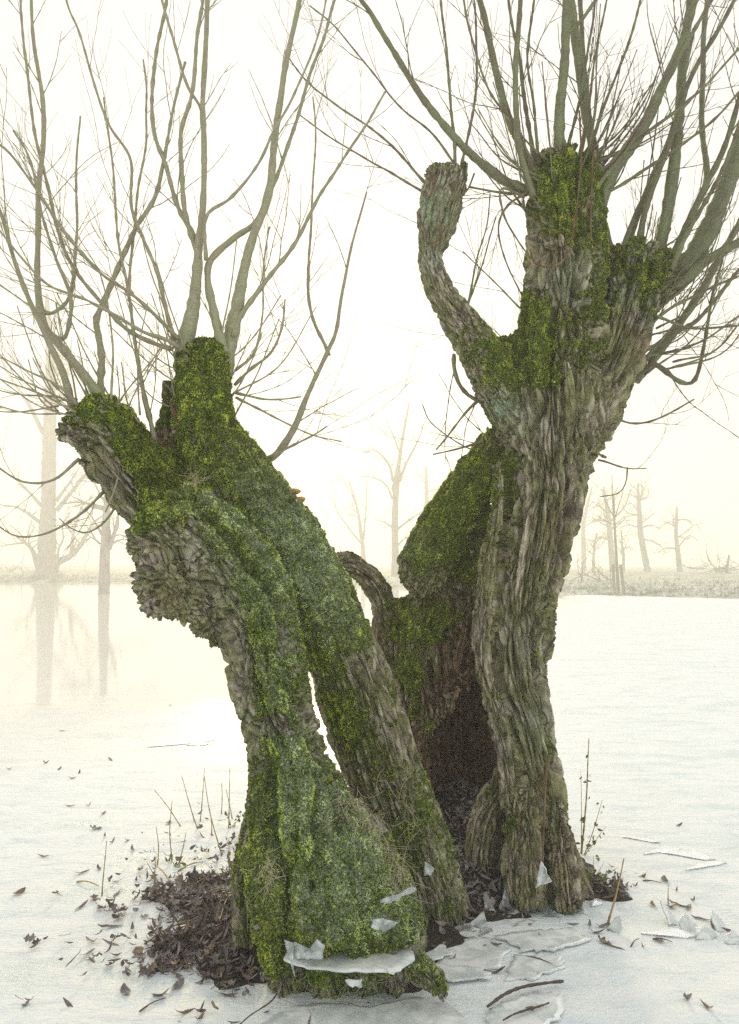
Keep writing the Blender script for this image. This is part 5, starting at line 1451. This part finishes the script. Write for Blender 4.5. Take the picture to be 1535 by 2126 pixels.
# staked sapling on the right bank
Ds = 1.6 * 1769 / 66
def far_tube(rows, D, name, mat, root):
    A = np.array([[*P(x, y, D), PR(h, D)] for x, y, h in rows]); S, _ = resample(spline(A, 6), .1)
    acc = Acc(); acc.tube(S[:, :3], np.maximum(S[:, 3], .006), 7)
    return attach(link(name, acc.mesh(name), MATS[mat]), root)
simple('sapling_bark', (0.28, 0.29, 0.17), 0.8, 0.25, 8)
simple('stake_wood', (0.33, 0.28, 0.22), 0.85, 0.2, 8)
b = P(1283, 1232, Ds)
sap = empty('staked_sapling', b)
far_tube([(1284, 1232, 3.4), (1281, 1170, 3), (1278, 1120, 2.6), (1276, 1080, 2.2), (1272, 1030, 1.4), (1271, 985, .8)], Ds, 'trunk', 'sapling_bark', sap)
for rows in [[(1277, 1078, 1.4), (1262, 1050, 1), (1250, 1025, .6)], [(1277, 1075, 1.4), (1288, 1040, 1), (1296, 1015, .6)], [(1278, 1090, 1.2), (1258, 1082, .8), (1238, 1070, .5)], [(1277, 1065, 1.2), (1275, 1030, .8), (1285, 1010, .5)], [(1279, 1095, 1), (1300, 1075, .6)]]:
    far_tube(rows, Ds, 'branch', 'sapling_bark', sap)
for (x0, x1, dy) in [(1273, 1271, -.5), (1293, 1287, -.45), (1296, 1290, .5), (1275, 1274, .5)]:
    far_tube([(x0 + 2, 1234, 1.8), (x1, 1172, 1.7)], Ds + dy * 1.0, 'stake', 'stake_wood', sap)
far_tube([(1272, 1179, 1.2), (1292, 1178, 1.2)], Ds - .45, 'tie_bar', 'stake_wood', sap)
tag(sap, 'young sapling held by four wooden stakes on the bank', 'sapling')

# brushwood pile, leaning post and shrubs on the meadow
simple('brushwood', (0.27, 0.25, 0.22), 0.9, 0.3, 6)
def brush(cx, cy_, D, n, w, h, label, seed, name='brushwood_pile', up=0.1, cat='brushwood'):
    rg = np.random.default_rng(seed); acc = Acc()
    c = P(cx, cy_, D); c[2] = bank_z(c[0], D)
    for k in range(n):
        q = c + np.array([rg.normal() * w * .5, rg.normal() * .5, rg.random() * h * .5])
        far_limb(acc, q, np.array([rg.normal(), rg.normal() * .4, abs(rg.normal()) * up]), rg.uniform(.5, 1.6) * (w ** .5), .03, 1, rg, 0.05 if up < .5 else 0)
    o = link(name, acc.mesh(name), MATS['brushwood'])
    return tag(o, label, cat)
brush(1500, 1196, 78, 30, 4.0, 1.0, 'heap of cut brushwood on the far meadow', 81)
acc = Acc(); acc.tube(resample(spline(np.array([P(1383, 1197, 78), P(1430, 1196, 78), P(1500, 1197, 78)]), 8), .4)[0], .09, 6)
tag(link('fallen_log', acc.mesh('log'), MATS['brushwood']), 'long thin log lying left of the brushwood heap', 'log')
acc = Acc(); acc.tube(spline(np.array([P(1508, 1192, 78), P(1511, 1172, 78), P(1514, 1152, 78)]), 6), np.linspace(.13, .08, 13), 7)
tag(link('leaning_post', acc.mesh('post'), MATS['stake_wood']), 'short dark post leaning out of the brushwood heap', 'post')
brush(1226, 1222, 52, 12, 1.6, .4, 'low bare shrub on the bank left of the staked sapling', 82, 'bare_shrub', 1.6, 'shrub')
brush(15, 1180, 90, 14, 2.6, .6, 'grey bare bush at the foot of the far left shore', 83, 'bare_shrub', 1.5, 'shrub')
# rough frosted grass on the bank
rg = np.random.default_rng(91); acc_n = 9000
x = np.concatenate([rg.uniform(4, 34, 6000), rg.uniform(-36, 4, 3000)]); tt = rg.exponential(5.0, acc_n) + 0.2
y = shore_y(x) + tt; z = bank_h(tt) - .03
hgt = rg.uniform(.06, .22, acc_n); wv = rg.uniform(.03, .10, acc_n)
Vg = np.stack([np.stack([x - wv, y, z], -1), np.stack([x + wv, y + .02, z], -1), np.stack([x + rg.normal(size=acc_n) * .06, y, z + hgt], -1)], 1).reshape(-1, 3)
tag(link('bank_grass', mesh_np('bank_grass', Vg, np.arange(acc_n * 3).reshape(-1, 3), smooth=False), MATS['frosted_grass']), 'rough frosted grass along the far bank', 'grass', kind='stuff')
# ------------------------------------------------------------------ haze
def mat_haze():
    t = NT('haze')
    out = t.t.nodes['Material Output']
    t.t.nodes.remove(t.b)
    v = t.n('VolumePrincipled')
    v.inputs['Color'].default_value = (0.98, 0.977, 0.955, 1)
    v.inputs['Density'].default_value = 0.0072
    v.inputs['Anisotropy'].default_value = 0.5
    t.l(v.outputs[0], out.inputs['Volume'])
    return t.m
mat_haze()
def box_mesh(name, a, b):
    x0, y0, z0 = a; x1, y1, z1 = b
    V = [(x0, y0, z0), (x1, y0, z0), (x1, y1, z0), (x0, y1, z0), (x0, y0, z1), (x1, y0, z1), (x1, y1, z1), (x0, y1, z1)]
    return mesh_np(name, V, [[0, 3, 2, 1], [4, 5, 6, 7], [0, 1, 5, 4], [1, 2, 6, 5], [2, 3, 7, 6], [3, 0, 4, 7]], smooth=False)
hz = link('haze', box_mesh('haze', (-260, -80, -1.2), (260, 300, 21.0)), MATS['haze'])
tag(hz, 'pale winter fog hanging over the frozen lake', 'fog', kind='stuff')
